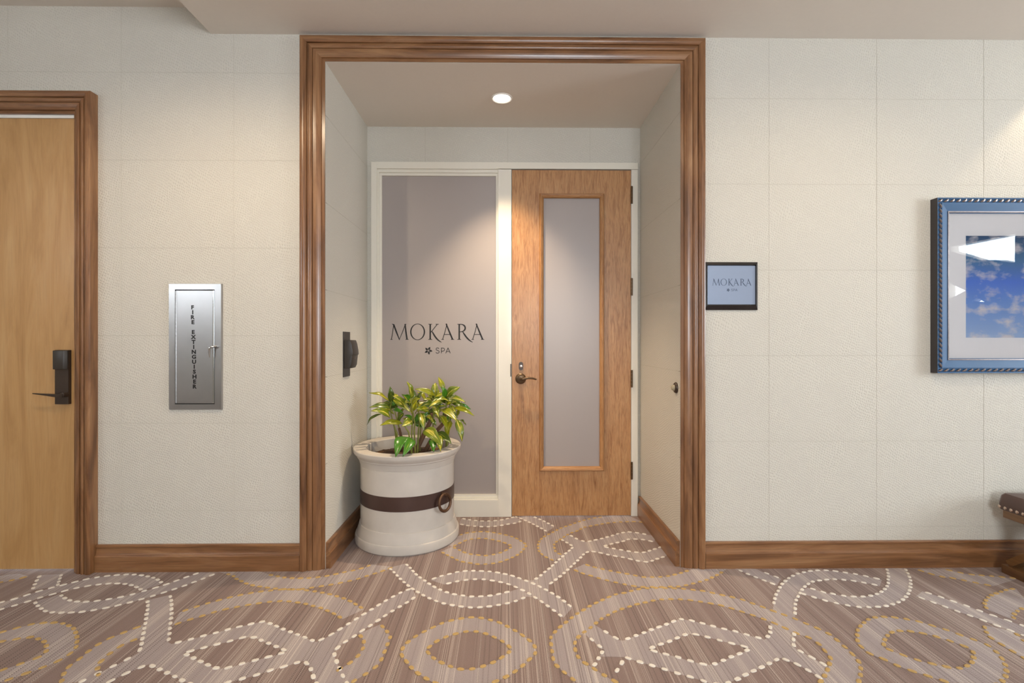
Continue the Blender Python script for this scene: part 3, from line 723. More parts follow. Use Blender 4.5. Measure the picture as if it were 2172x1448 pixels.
mb = MB(); mb.tube([(hp.x + 0.012, -0.010, hp.z), (hp.x + 0.010, -0.030, hp.z), (hp.x, -0.036, hp.z - 0.001), (hp.x - 0.010, -0.036, hp.z - 0.006), (hp.x - 0.012, -0.036, hp.z - 0.03), (hp.x - 0.010, -0.034, hp.z - 0.058)], [0.006, 0.006, 0.006, 0.0065, 0.0055, 0.0025], 10)
mb.build('pull_handle', 'chrome', cdoor, smooth=True)
mb = MB(); words = [mb]
chars = 'FIRE EXTINGUISHER'; y0_, y1_ = 651.5, 819.5
for i, ch in enumerate(chars):
    if ch == ' ': mb = MB(); words.append(mb); continue
    p = W(408.5 + (413.2 - 408.5) * i / 16, y0_ + (y1_ - y0_) * i / 16, -0.0102)
    vs, fs = font_mesh(ch, 0.045)
    hh = 0.0225; sc_ = hh / 0.72
    minz = min(v.y for v in vs); maxz = max(v.y for v in vs)
    cxl = (min(v.x for v in vs) + max(v.x for v in vs)) / 2
    mb.add([(p.x + (v.x - cxl) * sc_ * 1.02, -0.0102 - (0.0004 if v.z > 0 else 0), p.z + (v.y - (minz + maxz) / 2) * (hh / (maxz - minz))) for v in vs], fs)
for mb in words: mb.build('lettering', 'ink', cdoor)

# ------------------------------------------------------------------ intercom / reader on the left recess wall, door stop on the right
ra, rb = WX(728, 703, PL + 0.004), WX(742, 798, PL + 0.004)
rd = empty('card_reader', (PL, (ra.y + rb.y) / 2, rb.z)); tag(rd, 'dark bronze card reader on narrow plate, left recess wall', 'card reader')
mb = MB(); mb.box(PL + PROUD, PL + 0.006, ra.y, rb.y, WX(735, 798, PL).z, WX(735, 703.5, PL).z); mb.build('back_plate', 'black_plastic', rd, bevel=0.001)
z0, z1 = WX(735, 780, PL).z, WX(735, 721, PL).z; zm = (z0 + z1) / 2; hh = (z1 - z0) / 2
pr = [(0.006, z0), (0.040, z0), (0.050, z0 + 0.02), (0.056, zm - 0.012), (0.056, zm - 0.006), (0.062, zm - 0.004), (0.060, zm + 0.02), (0.052, zm + hh * 0.75), (0.044, z1), (0.006, z1)]
mb = MB(); mb.prism(pr, lambda a, b: (PL + a, ra.y + 0.004, b), lambda a, b: (PL + a, rb.y - 0.002, b)); mb.build('reader_body', 'black_plastic', rd, bevel=0.003, smooth=True)
mb = MB(); mb.lathe([(0, 0.0), (0.004, 0.0), (0.004, 0.002), (0, 0.002)], (PL + 0.054, (ra.y + rb.y) / 2, zm - 0.026), 12, 'X'); mb.build('indicator', 'nail', rd)
st = WX(1435, 822, PR)
ds = empty('door_stop', (PR, st.y, st.z)); tag(ds, 'small round bronze door stop with beige bumper on recess wall', 'door stop')
mb = MB(); mb.lathe([(0.031, -PROUD), (0.031, -0.006), (0.027, -0.012), (0.020, -0.015), (0.018, -0.011), (0, -0.011)], (PR, st.y, st.z), 32, 'X'); mb.build('bronze_cup', 'bronze', ds, smooth=True)
mb = MB(); mb.lathe([(0.0175, -0.011), (0.0165, -0.020), (0.012, -0.027), (0.006, -0.030), (0, -0.0305)], (PR, st.y, st.z), 24, 'X'); mb.build('rubber_bumper', 'rubber', ds, smooth=True)

# ------------------------------------------------------------------ wall sign
a, b = W(1493, 555, -0.02), W(1609, 657, -0.02); ia, ib = W(1502, 563, -0.012), W(1602, 645.5, -0.012)
sg = empty('wall_sign', ((a.x + b.x) / 2, 0, b.z)); tag(sg, 'small spa name sign with silver plaque and black frame beside the casing', 'sign')
def framed(root, o, i, prof, names, mats):
    """four mitred members; prof = (t from outer 0 to inner 1, v)"""
    n = len(prof)
    co = lambda t: ((o[0] + (i[0]-o[0])*t, o[2] + (i[2]-o[2])*t), (o[1] + (i[1]-o[1])*t, o[2] + (i[2]-o[2])*t), (o[1] + (i[1]-o[1])*t, o[3] + (i[3]-o[3])*t), (o[0] + (i[0]-o[0])*t, o[3] + (i[3]-o[3])*t))
    for sd in range(4):
        mb = MB()
        for e in (sd, (sd + 1) % 4): mb.v += [(co(t)[e][0], -v, co(t)[e][1]) for t, v in prof]
        mb.f = [(k, k + 1, n + k + 1, n + k) for k in range(n - 1)]
        mb.build(names, mats, root)
o4 = (a.x, b.x, b.z, a.z); i4 = (ia.x, ib.x, ib.z, ia.z)
framed(sg, o4, i4, [(0, PROUD), (0, 0.010), (0.06, 0.0115), (0.74, 0.0175), (0.8, 0.0175), (1.0, 0.012), (1.0, 0.008)], 'sign_frame', 'gloss_black')
mb = MB(); mb.box(ia.x - 0.003, ib.x + 0.003, -0.0105, -0.004, ib.z - 0.003, ia.z + 0.003); pq = mb.build('plaque', 'plaque', sg)
ta2, tb2 = W(1511, 605, -0.0105), W(1594, 605, -0.0105); s2 = (tb2.x - ta2.x) / 6.0
put2 = lambda a, b, h: (ta2.x + a * s2, -0.0105 - (0.0004 if h else 0), ta2.z + b * s2)
mb = MB(); mokara(mb, put2); emblem_and_spa(mb, put2); mb.build('lettering', 'sign_ink', pq)

# ------------------------------------------------------------------ framed picture
pa, pb = W(1988, 419, -0.045), W(1988, 791, -0.045)
PX0, PX1, PZ0, PZ1 = pa.x, pa.x + 1.22, pb.z, pa.z
pic = empty('framed_picture', ((PX0 + PX1) / 2, 0, PZ0)); tag(pic, 'framed cloud photograph in blue beaded frame with white mat', 'picture')
FWD = 0.080
o4 = (PX0, PX1, PZ0, PZ1); i4 = (PX0 + FWD, PX1 - FWD, PZ0 + FWD, PZ1 - FWD)
framed(pic, o4, i4, [(0, PROUD), (0, 0.047)], 'frame_side', 'frame_dark')
framed(pic, o4, i4, [(0, 0.046), (0.07, 0.046), (0.09, 0.040), (0.32, 0.040), (0.34, 0.044), (0.40, 0.044), (0.88, 0.030), (0.9, 0.027), (1.0, 0.024), (1.0, 0.01)], 'frame_member', 'frame_blue')
# rope beads in the channel: one shared bead mesh
bm_ = MB(); bm_.tube([(-0.012, -0.001, -0.005), (-0.006, -0.005, -0.004), (0.0, -0.006, 0), (0.006, -0.005, 0.004), (0.012, -0.001, 0.005)], [0.0025, 0.005, 0.0058, 0.005, 0.0025], 8)
first = None
def bead(x, z, rot):
    global first
    if first is None:
        first = bm_.build('bead', 'bead', None, smooth=True); o = first; o.parent = pic
    else:
        o = first.copy(); COL.objects.link(o)
    l = origin(pic); o.location = (x - l.x, -0.042, z - l.z); o.rotation_euler = (0, rot, 0)
off = FWD * 0.205; stp = 0.034
nx = round((PX1 - PX0 - 2*off) / stp); nz = round((PZ1 - PZ0 - 2*off) / (stp * 0.8))
for i in range(nx + 1):
    x = PX0 + off + (PX1 - PX0 - 2*off) * i / nx; bead(x, PZ1 - off, 0); bead(x, PZ0 + off, 0)
for i in range(1, nz):
    z = PZ0 + off + (PZ1 - PZ0 - 2*off) * i / nz; bead(PX0 + off, z, R(90)); bead(PX1 - off, z, R(90))
# inner rope line
framed(pic, (PX0 + FWD*0.86, PX1 - FWD*0.86, PZ0 + FWD*0.86, PZ1 - FWD*0.86), (PX0 + FWD*0.97, PX1 - FWD*0.97, PZ0 + FWD*0.97, PZ1 - FWD*0.97), [(0, 0.028), (0.2, 0.034), (0.8, 0.034), (1.0, 0.026)], 'inner_lip', 'bead')
wa, wb_ = W(2048, 500, -0.014), W(2048, 716, -0.014)
AX0 = wa.x; AX1 = PX1 - (AX0 - PX0)
mb = MB()
for (q0, q1, q2, q3) in rect_minus((PX0 + FWD*0.9, PX1 - FWD*0.9, PZ0 + FWD*0.9, PZ1 - FWD*0.9), [(AX0, AX1, wb_.z, wa.z)]): mb.box(q0, q1, -0.016, -0.012, q2, q3)
mb.build('mat_board', 'mat', pic)
mb = MB(); mb.box(AX0 - 0.01, AX1 + 0.01, -0.0118, -0.008, wb_.z - 0.01, wa.z + 0.01); mb.build('print', 'art', pic)
mb = MB(); mb.add([(PX0 + FWD*0.9, -0.02, PZ0 + FWD*0.9), (PX1 - FWD*0.9, -0.02, PZ0 + FWD*0.9), (PX1 - FWD*0.9, -0.02, PZ1 - FWD*0.9), (PX0 + FWD*0.9, -0.02, PZ1 - FWD*0.9)], [(0, 1, 2, 3)]); mb.build('glazing', 'glass', pic)

# ------------------------------------------------------------------ bench (right edge)
bk = W(2117, 1070, -0.07)
BX0 = bk.x; BLEN = 1.25; BY1, BY0 = -0.07, -0.52
bz = lambda py: W(2117, py, -0.07).z
ST, SN, SA = bz(1043), bz(1075), bz(1095)
bn = empty('leather_bench', (BX0 + BLEN/2, (BY0 + BY1)/2, 0)); tag(bn, 'brown leather bench with nailhead trim under the framed picture', 'bench')
mb = MB()
ringz = [(0.0, SN - 0.006), (-0.004, SN + 0.008), (-0.003, SN + 0.03), (0.003, ST - 0.012), (0.012, ST), (0.06, ST + 0.012), (0.16, ST + 0.02)]
def rr(ins, z):
    x0, x1, y0, y1 = BX0 + ins, BX0 + BLEN - ins, BY0 + ins, BY1 - ins; r = 0.02; out = []
    for (cx, cy, q0) in ((x1 - r, y1 - r, 0), (x0 + r, y1 - r, 90), (x0 + r, y0 + r, 180), (x1 - r, y0 + r, 270)):
        for i in range(5): q = R(q0 + 90 * i / 4); out.append((cx + r*math.cos(q), cy + r*math.sin(q), z))
    return out
for ins, z in ringz: mb.v += rr(ins, z)
nn = 20
for j in range(len(ringz) - 1):
    for i in range(nn): mb.f.append((j*nn + i, j*nn + (i+1) % nn, (j+1)*nn + (i+1) % nn, (j+1)*nn + i))
mb.f.append(tuple((len(ringz)-1)*nn + i for i in range(nn))); mb.f.append(tuple(range(nn))[::-1])
mb.build('seat_cushion', 'leather', bn, smooth=True)
mb = MB(); mb.box(BX0 + 0.012, BX0 + BLEN - 0.012, BY0 + 0.012, BY1 - 0.012, SA, SN - 0.006); mb.build('apron', 'bench_wood', bn, bevel=0.004)
nl = MB(); nl.lathe([(0.0095, 0.0), (0.0085, -0.004), (0.005, -0.0065), (0, -0.0072)], (0, 0, 0), 12, 'X'); n1 = None
for i in range(15):
    y = BY1 - 0.012 - i * (BY1 - BY0 - 0.024) / 14
    if n1 is None: n1 = nl.build('nailhead', 'nail', None, smooth=True); o = n1; o.parent = bn
    else: o = n1.copy(); COL.objects.link(o)
    l = origin(bn); o.location = (BX0 - 0.002 - l.x, y - l.y, SN + 0.008 - l.z)
for i in range(30):
    o = n1.copy(); COL.objects.link(o); o.location = (BX0 + 0.02 + i * 0.032 - l.x, BY0 - 0.002 - l.y, SN + 0.008 - l.z); o.rotation_euler = (0, 0, R(90))
def bar(mb, p, q, wx, hz_):
    p, q = Vector(p), Vector(q); t = (q - p).normalized(); a = Vector((1, 0, 0)); b_ = t.cross(a).normalized()
    vs = [e + a * sx * wx/2 + b_ * sz * hz_/2 for e in (p, q) for sx, sz in ((-1,-1),(1,-1),(1,1),(-1,1))]
    mb.add(vs, [(0,1,2,3),(4,5,6,7),(0,1,5,4),(1,2,6,5),(2,3,7,6),(3,0,4,7)])
for bxx in (BX0 + 0.045, BX0 + BLEN - 0.045):
    mb = MB(); mb.box(bxx - 0.04, bxx + 0.04, BY0 + 0.01, BY1 - 0.012, 0.0, 0.045); mb.build('base_rail', 'bench_wood', bn, bevel=0.002)
    mb = MB(); bar(mb, (bxx, BY1 - 0.035, 0.055), (bxx, BY0 + 0.13, SA - 0.004), 0.06, 0.035); mb.build('leg', 'bench_wood', bn)
    mb = MB(); bar(mb, (bxx, BY0 + 0.04, 0.055), (bxx, BY1 - 0.16, SA - 0.004), 0.056, 0.035); mb.build('leg', 'bench_wood', bn)

# ------------------------------------------------------------------ planter
PY = 0.465
pc0 = W(865.5, 1100, PY); PX = pc0.x
pl_ = empty('stone_planter', (PX, PY, 0)); tag(pl_, 'large round cast stone planter with brown metal strap in the recess', 'planter')
prof = [(0.0, 0.0), (0.318, 0.0), (0.325, 0.008), (0.327, 0.042), (0.323, 0.056), (0.317, 0.060), (0.316, 0.068), (0.309, 0.090), (0.302, 0.112), (0.299, 0.122), (0.294, 0.124), (0.2935, 0.130),
        (0.2935, 0.478), (0.2915, 0.480), (0.2915, 0.484), (0.2955, 0.486), (0.299, 0.500), (0.306, 0.520), (0.312, 0.526), (0.313, 0.532), (0.320, 0.540), (0.331, 0.552), (0.336, 0.562), (0.337, 0.578), (0.334, 0.582), (0.262, 0.582), (0.257, 0.578), (0.253, 0.45), (0.0, 0.45)]
mb = MB(); mb.lathe(prof, (PX, PY, 0), 96); mb.build('pot_body', 'stone', pl_, smooth=True, angle=24)
mb = MB(); mb.lathe([(0.2925, 0.249), (0.2955, 0.249), (0.2955, 0.335), (0.2925, 0.335)], (PX, PY, 0), 96, closed=True); strap = mb.build('metal_strap', 'strap', pl_, smooth=True)
an = R(-90 + 55)
rd_ = Vector((math.cos(an), math.sin(an), 0)); tg = Vector((-rd_.y, rd_.x, 0))
rc_ = Vector((PX, PY, 0.268)) + rd_ * 0.312
mb = MB(); mb.tube([rc_ + tg * 0.050 * math.cos(2*math.pi*i/28) + Vector((0, 0, 0.050 * math.sin(2*math.pi*i/28))) + rd_ * 0.010 * (0.5 - 0.5*math.sin(2*math.pi*i/28)) for i in range(29)], 0.009, 10, caps=False)
ring = mb.build('ring_handle', 'iron', pl_, smooth=True)
tp = Vector((PX, PY, 0.318)) + rd_ * 0.294
mb = MB(); mb.tube([tp, tp + rd_ * 0.018, tp + rd_ * 0.030], [0.012, 0.010, 0.007], 12); mb.build('ring_boss', 'iron', ring, smooth=True)
mb = MB()
sn = 20
for j in range(sn + 1):
    for i in range(sn + 1):
        u, v = i / sn * 2 - 1, j / sn * 2 - 1
        mx_ = max(abs(u), abs(v)); ln = math.hypot(u, v) or 1; k_ = mx_ / ln * 0.2555
        mb.v.append((PX + u * k_, PY + v * k_, 0.515 + 0.022 * (1 - mx_) + random.uniform(-0.006, 0.006)))
for j in range(sn):
    for i in range(sn): q = j * (sn + 1) + i; mb.f.append((q, q + 1, q + sn + 2, q + sn + 1))
mb.build('soil', 'soil', pl_, smooth=True, angle=80)
for i in range(26):
    q = random.uniform(0, 2*math.pi); r_ = random.uniform(0.05, 0.235); c = Vector((PX + r_*math.cos(q), PY + r_*math.sin(q), 0.538 - 0.02 * r_ / 0.25))
    lx_, wx_ = random.uniform(0.018, 0.034), random.uniform(0.010, 0.018); rt = random.uniform(0, math.pi)
    pts = [(lx_, 0), (lx_*0.5, wx_), (-lx_*0.6, wx_*0.8), (-lx_, -wx_*0.2), (-lx_*0.3, -wx_), (lx_*0.7, -wx_*0.7)]
    rot = Matrix.Rotation(rt, 3, 'Z') @ Matrix.Rotation(random.uniform(-0.35, 0.35), 3, 'X')
    mb = MB(); mb.prism(pts, lambda a, b: c + rot @ Vector((a, b, -0.004)), lambda a, b: c + rot @ Vector((a*0.9, b*0.9, 0.004))); mb.build('bark_chip', 'bark', pl_)

# ------------------------------------------------------------------ plant in the planter
SOIL = 0.52
plant = empty('leafy_houseplant', (PX, PY, SOIL)); tag(plant, 'variegated yellow green leafy houseplant growing in the stone planter', 'plant')
def C1(cx, cy): return (700 + cx / 3.447, 780 + cy / 3.447)
def stem(name, pts, y0, y1, r0, r1, mat):
    n = len(pts); P = []
    for i, (cx, cy) in enumerate(pts):
        t = i / (n - 1); P.append(W(*C1(cx, cy), y0 + (y1 - y0) * t))
    P[0].z = min(P[0].z, SOIL + 0.005)
    Q = []
    for i in range(n - 1):
        for k in range(4): Q.append(P[i].lerp(P[i+1], k / 4))
    Q.append(P[-1])
    mb = MB(); mb.tube(Q, [r0 + (r1 - r0) * i / (len(Q) - 1) for i in range(len(Q))], 8); mb.build(name, mat, plant, smooth=True)
stem('cane', [(620, 585), (690, 480), (730, 400), (745, 330)], PY, PY - 0.02, 0.016, 0.012, 'cane')
stem('cane', [(690, 570), (770, 470), (825, 410), (850, 330)], PY + 0.02, PY, 0.014, 0.010, 'cane')
stem('cane', [(530, 560), (515, 480), (505, 440)], PY + 0.03, PY + 0.02, 0.010, 0.008, 'cane')
for pts, y in (([(600, 600), (597, 480), (605, 330), (592, 220)], -0.05), ([(495, 560), (475, 450), (445, 340), (438, 250)], 0.0), ([(640, 590), (645, 480), (655, 380), (640, 270)], -0.03), ([(505, 580), (490, 480), (460, 400)], -0.08),
               ([(655, 580), (660, 480), (668, 400), (740, 270)], 0.02), ([(745, 330), (760, 260), (765, 190)], -0.02), ([(850, 330), (850, 260), (845, 200)], 0.0), ([(850, 330), (880, 270), (900, 230)], -0.03), ([(600, 600), (575, 470), (545, 425)], -0.09),
               ([(850, 330), (890, 300), (930, 290)], 0.03), ([(625, 580), (615, 460), (620, 400), (600, 290)], -0.07), ([(560, 560), (500, 420), (470, 300)], 0.04)):
    stem('stalk', pts, PY + y, PY + y, 0.0055, 0.004, 'stalk')
def leaf_mesh(b, t, wd, mat, bend, roll, name='leaf'):
    ax = t - b; L_ = ax.length; ax.normalize()
    view = (CAM - b).normalized(); side = ax.cross(view).normalized()
    nrm = side.cross(ax).normalized()
    up = Vector((0, 0, 1)); upn = (up - ax * up.dot(ax))
    if upn.length > 0.2: nrm = (nrm * 0.75 + upn.normalized() * 0.55).normalized(); side = ax.cross(nrm).normalized()
    rot = Matrix.Rotation(roll, 3, ax); side = rot @ side; nrm = rot @ nrm
    n = 9; verts = []; uvs = []
    for i in range(n + 1):
        s_ = i / n
        wv = wd * (math.sin(math.pi * min(1, s_ ** 0.86)) ** 0.9) * (1 - 0.15 * s_) if 0 < s_ < 1 else 0.0008
        arch = bend * L_ * math.sin(math.pi * s_)
        c = b + ax * L_ * s_ + nrm * arch + up * (0.5 * bend * L_ * math.sin(math.pi * s_))
        for (k, u) in ((-1, 0.0), (-0.5, 0.25), (0, 0.5), (0.5, 0.75), (1, 1.0)):
            verts.append(c + side * wv * k * 0.5 + nrm * (0.16 * wv * (abs(k) ** 1.3) + 0.003 * math.sin(s_ * 11 + roll * 7) * abs(k))); uvs.append((u, s_))
    f = []
    for i in range(n):
        for k in range(4): q = i * 5 + k; f.append((q, q + 1, q + 6, q + 5))
    off_ = origin(plant)
    me = bpy.data.meshes.new(name); me.from_pydata([tuple(v - off_) for v in verts], [], f)
    uv = me.uv_layers.new(name='UVMap')
    for lp_ in me.loops: uv.data[lp_.index].uv = uvs[lp_.vertex_index]
    for p in me.polygons: p.use_smooth = True
    me.materials.append(M[mat]); o = bpy.data.objects.new(name, me); COL.objects.link(o); o.parent = plant
    so = o.modifiers.new('thickness', 'SOLIDIFY'); so.thickness = 0.0012
    return o
LV = [ # base x, y, tip x, y (zoomed photo), width, depth of base, depth of tip, material
 (432,242,297,188,46,0.02,-0.02,'B'),(445,296,300,290,44,-0.02,-0.08,'C'),(440,365,312,318,66,-0.05,-0.14,'A'),(446,256,440,146,52,0.02,0.0,'C'),(460,228,582,318,58,0.02,-0.08,'A'),
 (530,408,380,418,56,-0.06,-0.12,'B'),(378,338,278,410,26,0.02,0.02,'C'),(470,340,345,268,46,0.0,0.05,'B'),(490,372,552,296,50,0.03,0.0,'A'),(595,225,566,110,62,-0.05,-0.07,'A'),
 (600,270,655,228,46,-0.07,-0.13,'B'),(648,275,682,180,66,0.05,0.03,'C'),(560,300,468,212,52,-0.03,-0.1,'A'),(596,340,640,235,52,-0.06,-0.04,'B'),(602,388,530,425,66,-0.1,-0.17,'A'),
 (622,335,712,300,50,-0.03,-0.12,'B'),(662,328,684,448,54,-0.08,-0.15,'A'),(565,255,528,196,42,0.08,0.05,'C'),(772,206,632,160,44,-0.02,-0.06,'B'),(768,206,770,116,54,0.0,0.03,'A'),
 (836,170,796,76,44,0.03,0.05,'B'),(850,214,942,146,72,-0.01,-0.03,'A'),(834,224,818,146,60,-0.03,-0.06,'D'),(872,228,980,252,52,-0.04,-0.1,'A'),(884,252,980,298,54,0.03,0.0,'C'),
 (902,292,1042,346,44,0.0,-0.06,'B'),(925,270,1022,300,36,0.05,0.04,'D'),(822,244,730,284,54,-0.05,-0.13,'A'),(765,268,655,292,54,0.02,-0.06,'C'),(752,282,792,356,52,-0.07,-0.14,'A'),
 (800,304,918,386,78,-0.06,-0.15,'B'),(792,344,848,446,58,-0.05,-0.12,'B'),(872,246,780,240,46,-0.06,-0.12,'A'),(722,316,632,300,50,-0.05,-0.13,'A'),(922,374,962,524,64,-0.04,-0.08,'A'),
 (886,388,856,500,58,-0.05,-0.09,'B'),(944,306,934,348,32,0.0,0.0,'B'),(948,380,990,416,30,0.03,0.05,'C'),(556,506,486,640,90,-0.20,-0.34,'D'),(602,514,538,638,74,-0.20,-0.34,'D'),
 (688,456,806,560,92,-0.12,-0.24,'A'),(720,450,764,506,70,-0.06,-0.12,'D'),(738,524,756,606,56,-0.14,-0.22,'D'),(778,486,806,598,62,-0.12,-0.22,'B'),(772,474,878,548,72,-0.08,-0.17,'C'),
 (738,380,774,418,40,-0.03,-0.05,'C'),(704,256,612,314,50,0.06,0.02,'B'),(640,352,706,396,46,0.05,0.03,'C'),(505,205,420,226,46,0.06,0.05,'B'),(494,290,398,256,48,0.06,0.06,'C'),
 (700,236,640,180,44,0.08,0.1,'B'),(690,330,620,380,44,0.02,-0.02,'C'),(820,300,760,340,44,0.04,0.03,'C'),(860,320,930,360,44,0.06,0.06,'C'),(460,300,520,230,44,0.07,0.08,'B'),(540,330,500,400,44,0.06,0.04,'C'),(620,230,600,160,40,0.09,0.1,'C'),(800,190,740,150,40,0.06,0.08,'B'),(880,210,930,230,44,0.08,0.1,'C')]
for (cx_, cy_, n_) in ((450, 280, 8), (590, 260, 10), (690, 330, 8), (770, 230, 9), (860, 250, 12), (620, 400, 6), (820, 380, 5)):
    for i in range(n_):
        q = random.uniform(-0.3, 1.1) * math.pi; L_ = random.uniform(55, 100); b_ = (cx_ + random.uniform(-22, 22), cy_ + random.uniform(-15, 35))
        yb = random.uniform(-0.03, 0.1); LV.append((b_[0], b_[1], b_[0] + L_ * math.cos(q), b_[1] - L_ * 0.75 * math.sin(q), random.uniform(34, 52), yb, yb + random.uniform(-0.07, 0.05), random.choice('BCCDA')))
for (bx_, by_, tx_, ty_, wd, yb, yt, mt) in LV:
    b_ = W(*C1(bx_, by_), PY + yb); t_ = W(*C1(tx_, ty_), PY + yt)
    t_ = b_.lerp(t_, 1.1); leaf_mesh(b_, t_, wd / 3.447 / 330 * 0.95, 'leaf' + mt, random.uniform(0.06, 0.15), random.uniform(-0.35, 0.35))

# ------------------------------------------------------------------ carpet pattern: pale bands and raised yarn dashes
def cv(k, pts):
    if k == 6: return [F(940 + x / 4.177, 1080 + y / 4.177) for x, y in pts]
    x0 = {1: 0, 2: 440, 3: 880, 4: 1320, 5: 1732}[k]
    return [F(x0 + x / 4.936, 1200 + y / 4.936) for x, y in pts]
def spline(P, closed=False, step=0.012):
    n = len(P); out = []
    for i in range(n if closed else n - 1):
        p0, p1, p2, p3 = (P[(i-1) % n], P[i], P[(i+1) % n], P[(i+2) % n]) if closed else (P[max(i-1, 0)], P[i], P[i+1], P[min(i+2, n-1)])
        m = max(2, int((p2 - p1).length / step))
        for k_ in range(m):
            t = k_ / m
            out.append(0.5 * ((2*p1) + (p2 - p0)*t + (2*p0 - 5*p1 + 4*p2 - p3)*t*t + (3*p1 - p0 - 3*p2 + p3)*t**3))
    out.append((P[0] if closed else P[-1]).copy()); return out
YARN = {'W': MB(), 'G': MB()}
def blocked(x, y):
    if y > -0.03 and not (PL + 0.03 < x < PR - 0.03): return True
    if y > DEP - 0.03: return True
    if (x - PX) ** 2 + (y - PY) ** 2 < 0.335 ** 2: return True
    return y > -0.05 and (x < PL + 0.02 or x > PR - 0.02)
def dashes(line, col, phase=0.5, sp=0.0455):
    tot = 0; acc = [0]
    for i in range(1, len(line)): acc.append(acc[-1] + (line[i] - line[i-1]).length)
    n = max(1, int(round(acc[-1] / sp))); mb = YARN[col]
    j = 0
    for k_ in range(n):
        d = acc[-1] * (k_ + phase) / n
        while j < len(acc) - 2 and acc[j+1] < d: j += 1
        a, b = line[j], line[j+1]
        if (b - a).length < 1e-6: continue
        p = a.lerp(b, (d - acc[j]) / max(1e-6, acc[j+1] - acc[j])); t = (b - a).normalized(); nn_ = Vector((-t.y, t.x, 0))
        if blocked(p.x, p.y): continue
        base = len(mb.v); hl, hw = 0.0138 * random.uniform(0.85, 1.12), 0.0080 * random.uniform(0.9, 1.12)
        for (f_, z) in ((1.0, 0.0004), (0.96, 0.0026), (0.72, 0.0038)):
            for i in range(10):
                q = 2 * math.pi * i / 10; c_, s_ = math.cos(q), math.sin(q)
                v = p + t * hl * f_ * math.copysign(abs(c_) ** 0.75, c_) + nn_ * hw * f_ * math.copysign(abs(s_) ** 0.75, s_)
                mb.v.append((v.x + random.uniform(-.0008, .0008), v.y + random.uniform(-.0008, .0008), z))
        for r_ in range(2):
            for i in range(10): mb.f.append((base + r_*10 + i, base + r_*10 + (i+1) % 10, base + r_*10 + 10 + (i+1) % 10, base + r_*10 + 10 + i))
        mb.f.append(tuple(base + 20 + i for i in range(10)))
BANDZ = [0.0002]
def band(A, B, closed=False):
    """pale pile between two dash lines (resampled to the same count)"""
    def resample(L, n):
        acc = [0]
        for i in range(1, len(L)): acc.append(acc[-1] + (L[i] - L[i-1]).length)
        out = []; j = 0
        for k_ in range(n):
            d = acc[-1] * k_ / (n - 1)
            while j < len(acc) - 2 and acc[j+1] < d: j += 1
            out.append(L[j].lerp(L[j+1], (d - acc[j]) / max(1e-6, acc[j+1] - acc[j])))
        return out
    n = max(8, int(max(len(A), len(B)) * 0.6)); a, b = resample(A, n), resample(B, n); mb = MB(); z = BANDZ[0]; BANDZ[0] += 0.000012
    for i in range(n - 1):
        q = [a[i], a[i+1], b[i+1], b[i]]; cx, cy = sum(p.x for p in q) / 4, sum(p.y for p in q) / 4
        if cy > DEP - 0.02 or (cy > -0.02 and not (PL + 0.02 < cx < PR - 0.02)): continue
        k_ = len(mb.v); mb.v += [(p.x, p.y, z) for p in q]; mb.f.append((k_, k_+1, k_+2, k_+3))
    if mb.f: mb.build('carpet_band', 'carpet_band', floor)
def pair(col, A, B, closed=False, draw=(1, 1)):
    a, b = spline(A, closed), spline(B, closed); band(a, b, closed)
    if draw[0]: dashes(a, col)
    if draw[1]: dashes(b, col)
# left part
pair('W', cv(1, [(-60,400),(0,385),(205,330),(360,280),(520,235),(680,195),(820,160),(965,128),(1090,110),(1215,97),(1350,90),(1455,95),(1540,108),(1610,127),(1665,153),(1700,185)]),
          cv(1, [(-60,478),(0,458),(120,425),(295,372),(450,325),(595,285),(750,243),(905,213),(1035,195),(1150,185),(1245,185),(1330,193),(1405,212),(1460,238),(1490,258)]))
pair('W', cv(1, [(365,372),(385,410),(432,447),(487,478),(590,490),(725,490),(875,480),(1015,458),(1170,428),(1320,393),(1460,355),(1610,312),(1745,270),(1877,227),(2005,180),(2130,133),(2260,78)]),
          cv(1, [(620,300),(640,310),(685,343),(755,368),(850,375),(950,375),(1085,357),(1225,335),(1370,302),(1505,265),(1650,222),(1780,180),(1905,135),(2025,92),(2100,66)]))
pair('W', cv(1, [(420,95),(405,123),(378,165),(357,208),(342,252)]), cv(1, [(650,85),(635,110),(620,152),(607,195),(600,215)]))
pair('W', cv(1, [(1542,357),(1548,405),(1545,460),(1533,518),(1528,575),(1515,637),(1503,703),(1487,783),(1478,845),(1450,910)]),
          cv(1, [(1778,303),(1790,350),(1797,400),(1795,455),(1795,513),(1787,573),(1780,632),(1775,697),(1768,765),(1762,800)]))
pair('W', cv(1, [(1400,940),(1275,1010),(1120,1080),(910,1183),(780,1250)]), cv(1, [(1560,1030),(1393,1095),(1220,1175),(1080,1250)]))
band(spline(cv(1, [(1450,910),(1400,940)])), spline(cv(1, [(1762,800),(1560,1030)])))
band(spline(cv(1, [(1762,800),(1797,817)])), spline(cv(1, [(1560,1030),(1920,913)])))
V2u = cv(1, [(1797,817),(1955,780),(2110,738)]) + cv(2, [(80,703),(237,660),(383,627),(530,592),(610,590),(697,622),(775,657),(865,690),(955,725),(1043,760),(1137,797)])
V2i = cv(1, [(1920,913),(2075,872)]) + cv(2, [(65,830),(222,792),(375,752),(487,750),(570,785),(660,820),(747,857),(838,897)])
pair('W', V2u, V2i)
V2l = cv(1, [(1560,1030),(1645,1072),(1730,1112),(1810,1150),(1900,1195),(1980,1234),(2110,1268)]) + cv(2, [(80,1258),(215,1220),(360,1183),(533,1137),(697,1083),(855,1040),(1005,993)])
V2j = cv(1, [(1920,913),(1995,950),(2080,992),(2160,1030)]) + cv(2, [(90,1070),(215,1068),(378,1020),(535,980),(690,940),(838,897)])
pair('W', V2l, V2j)
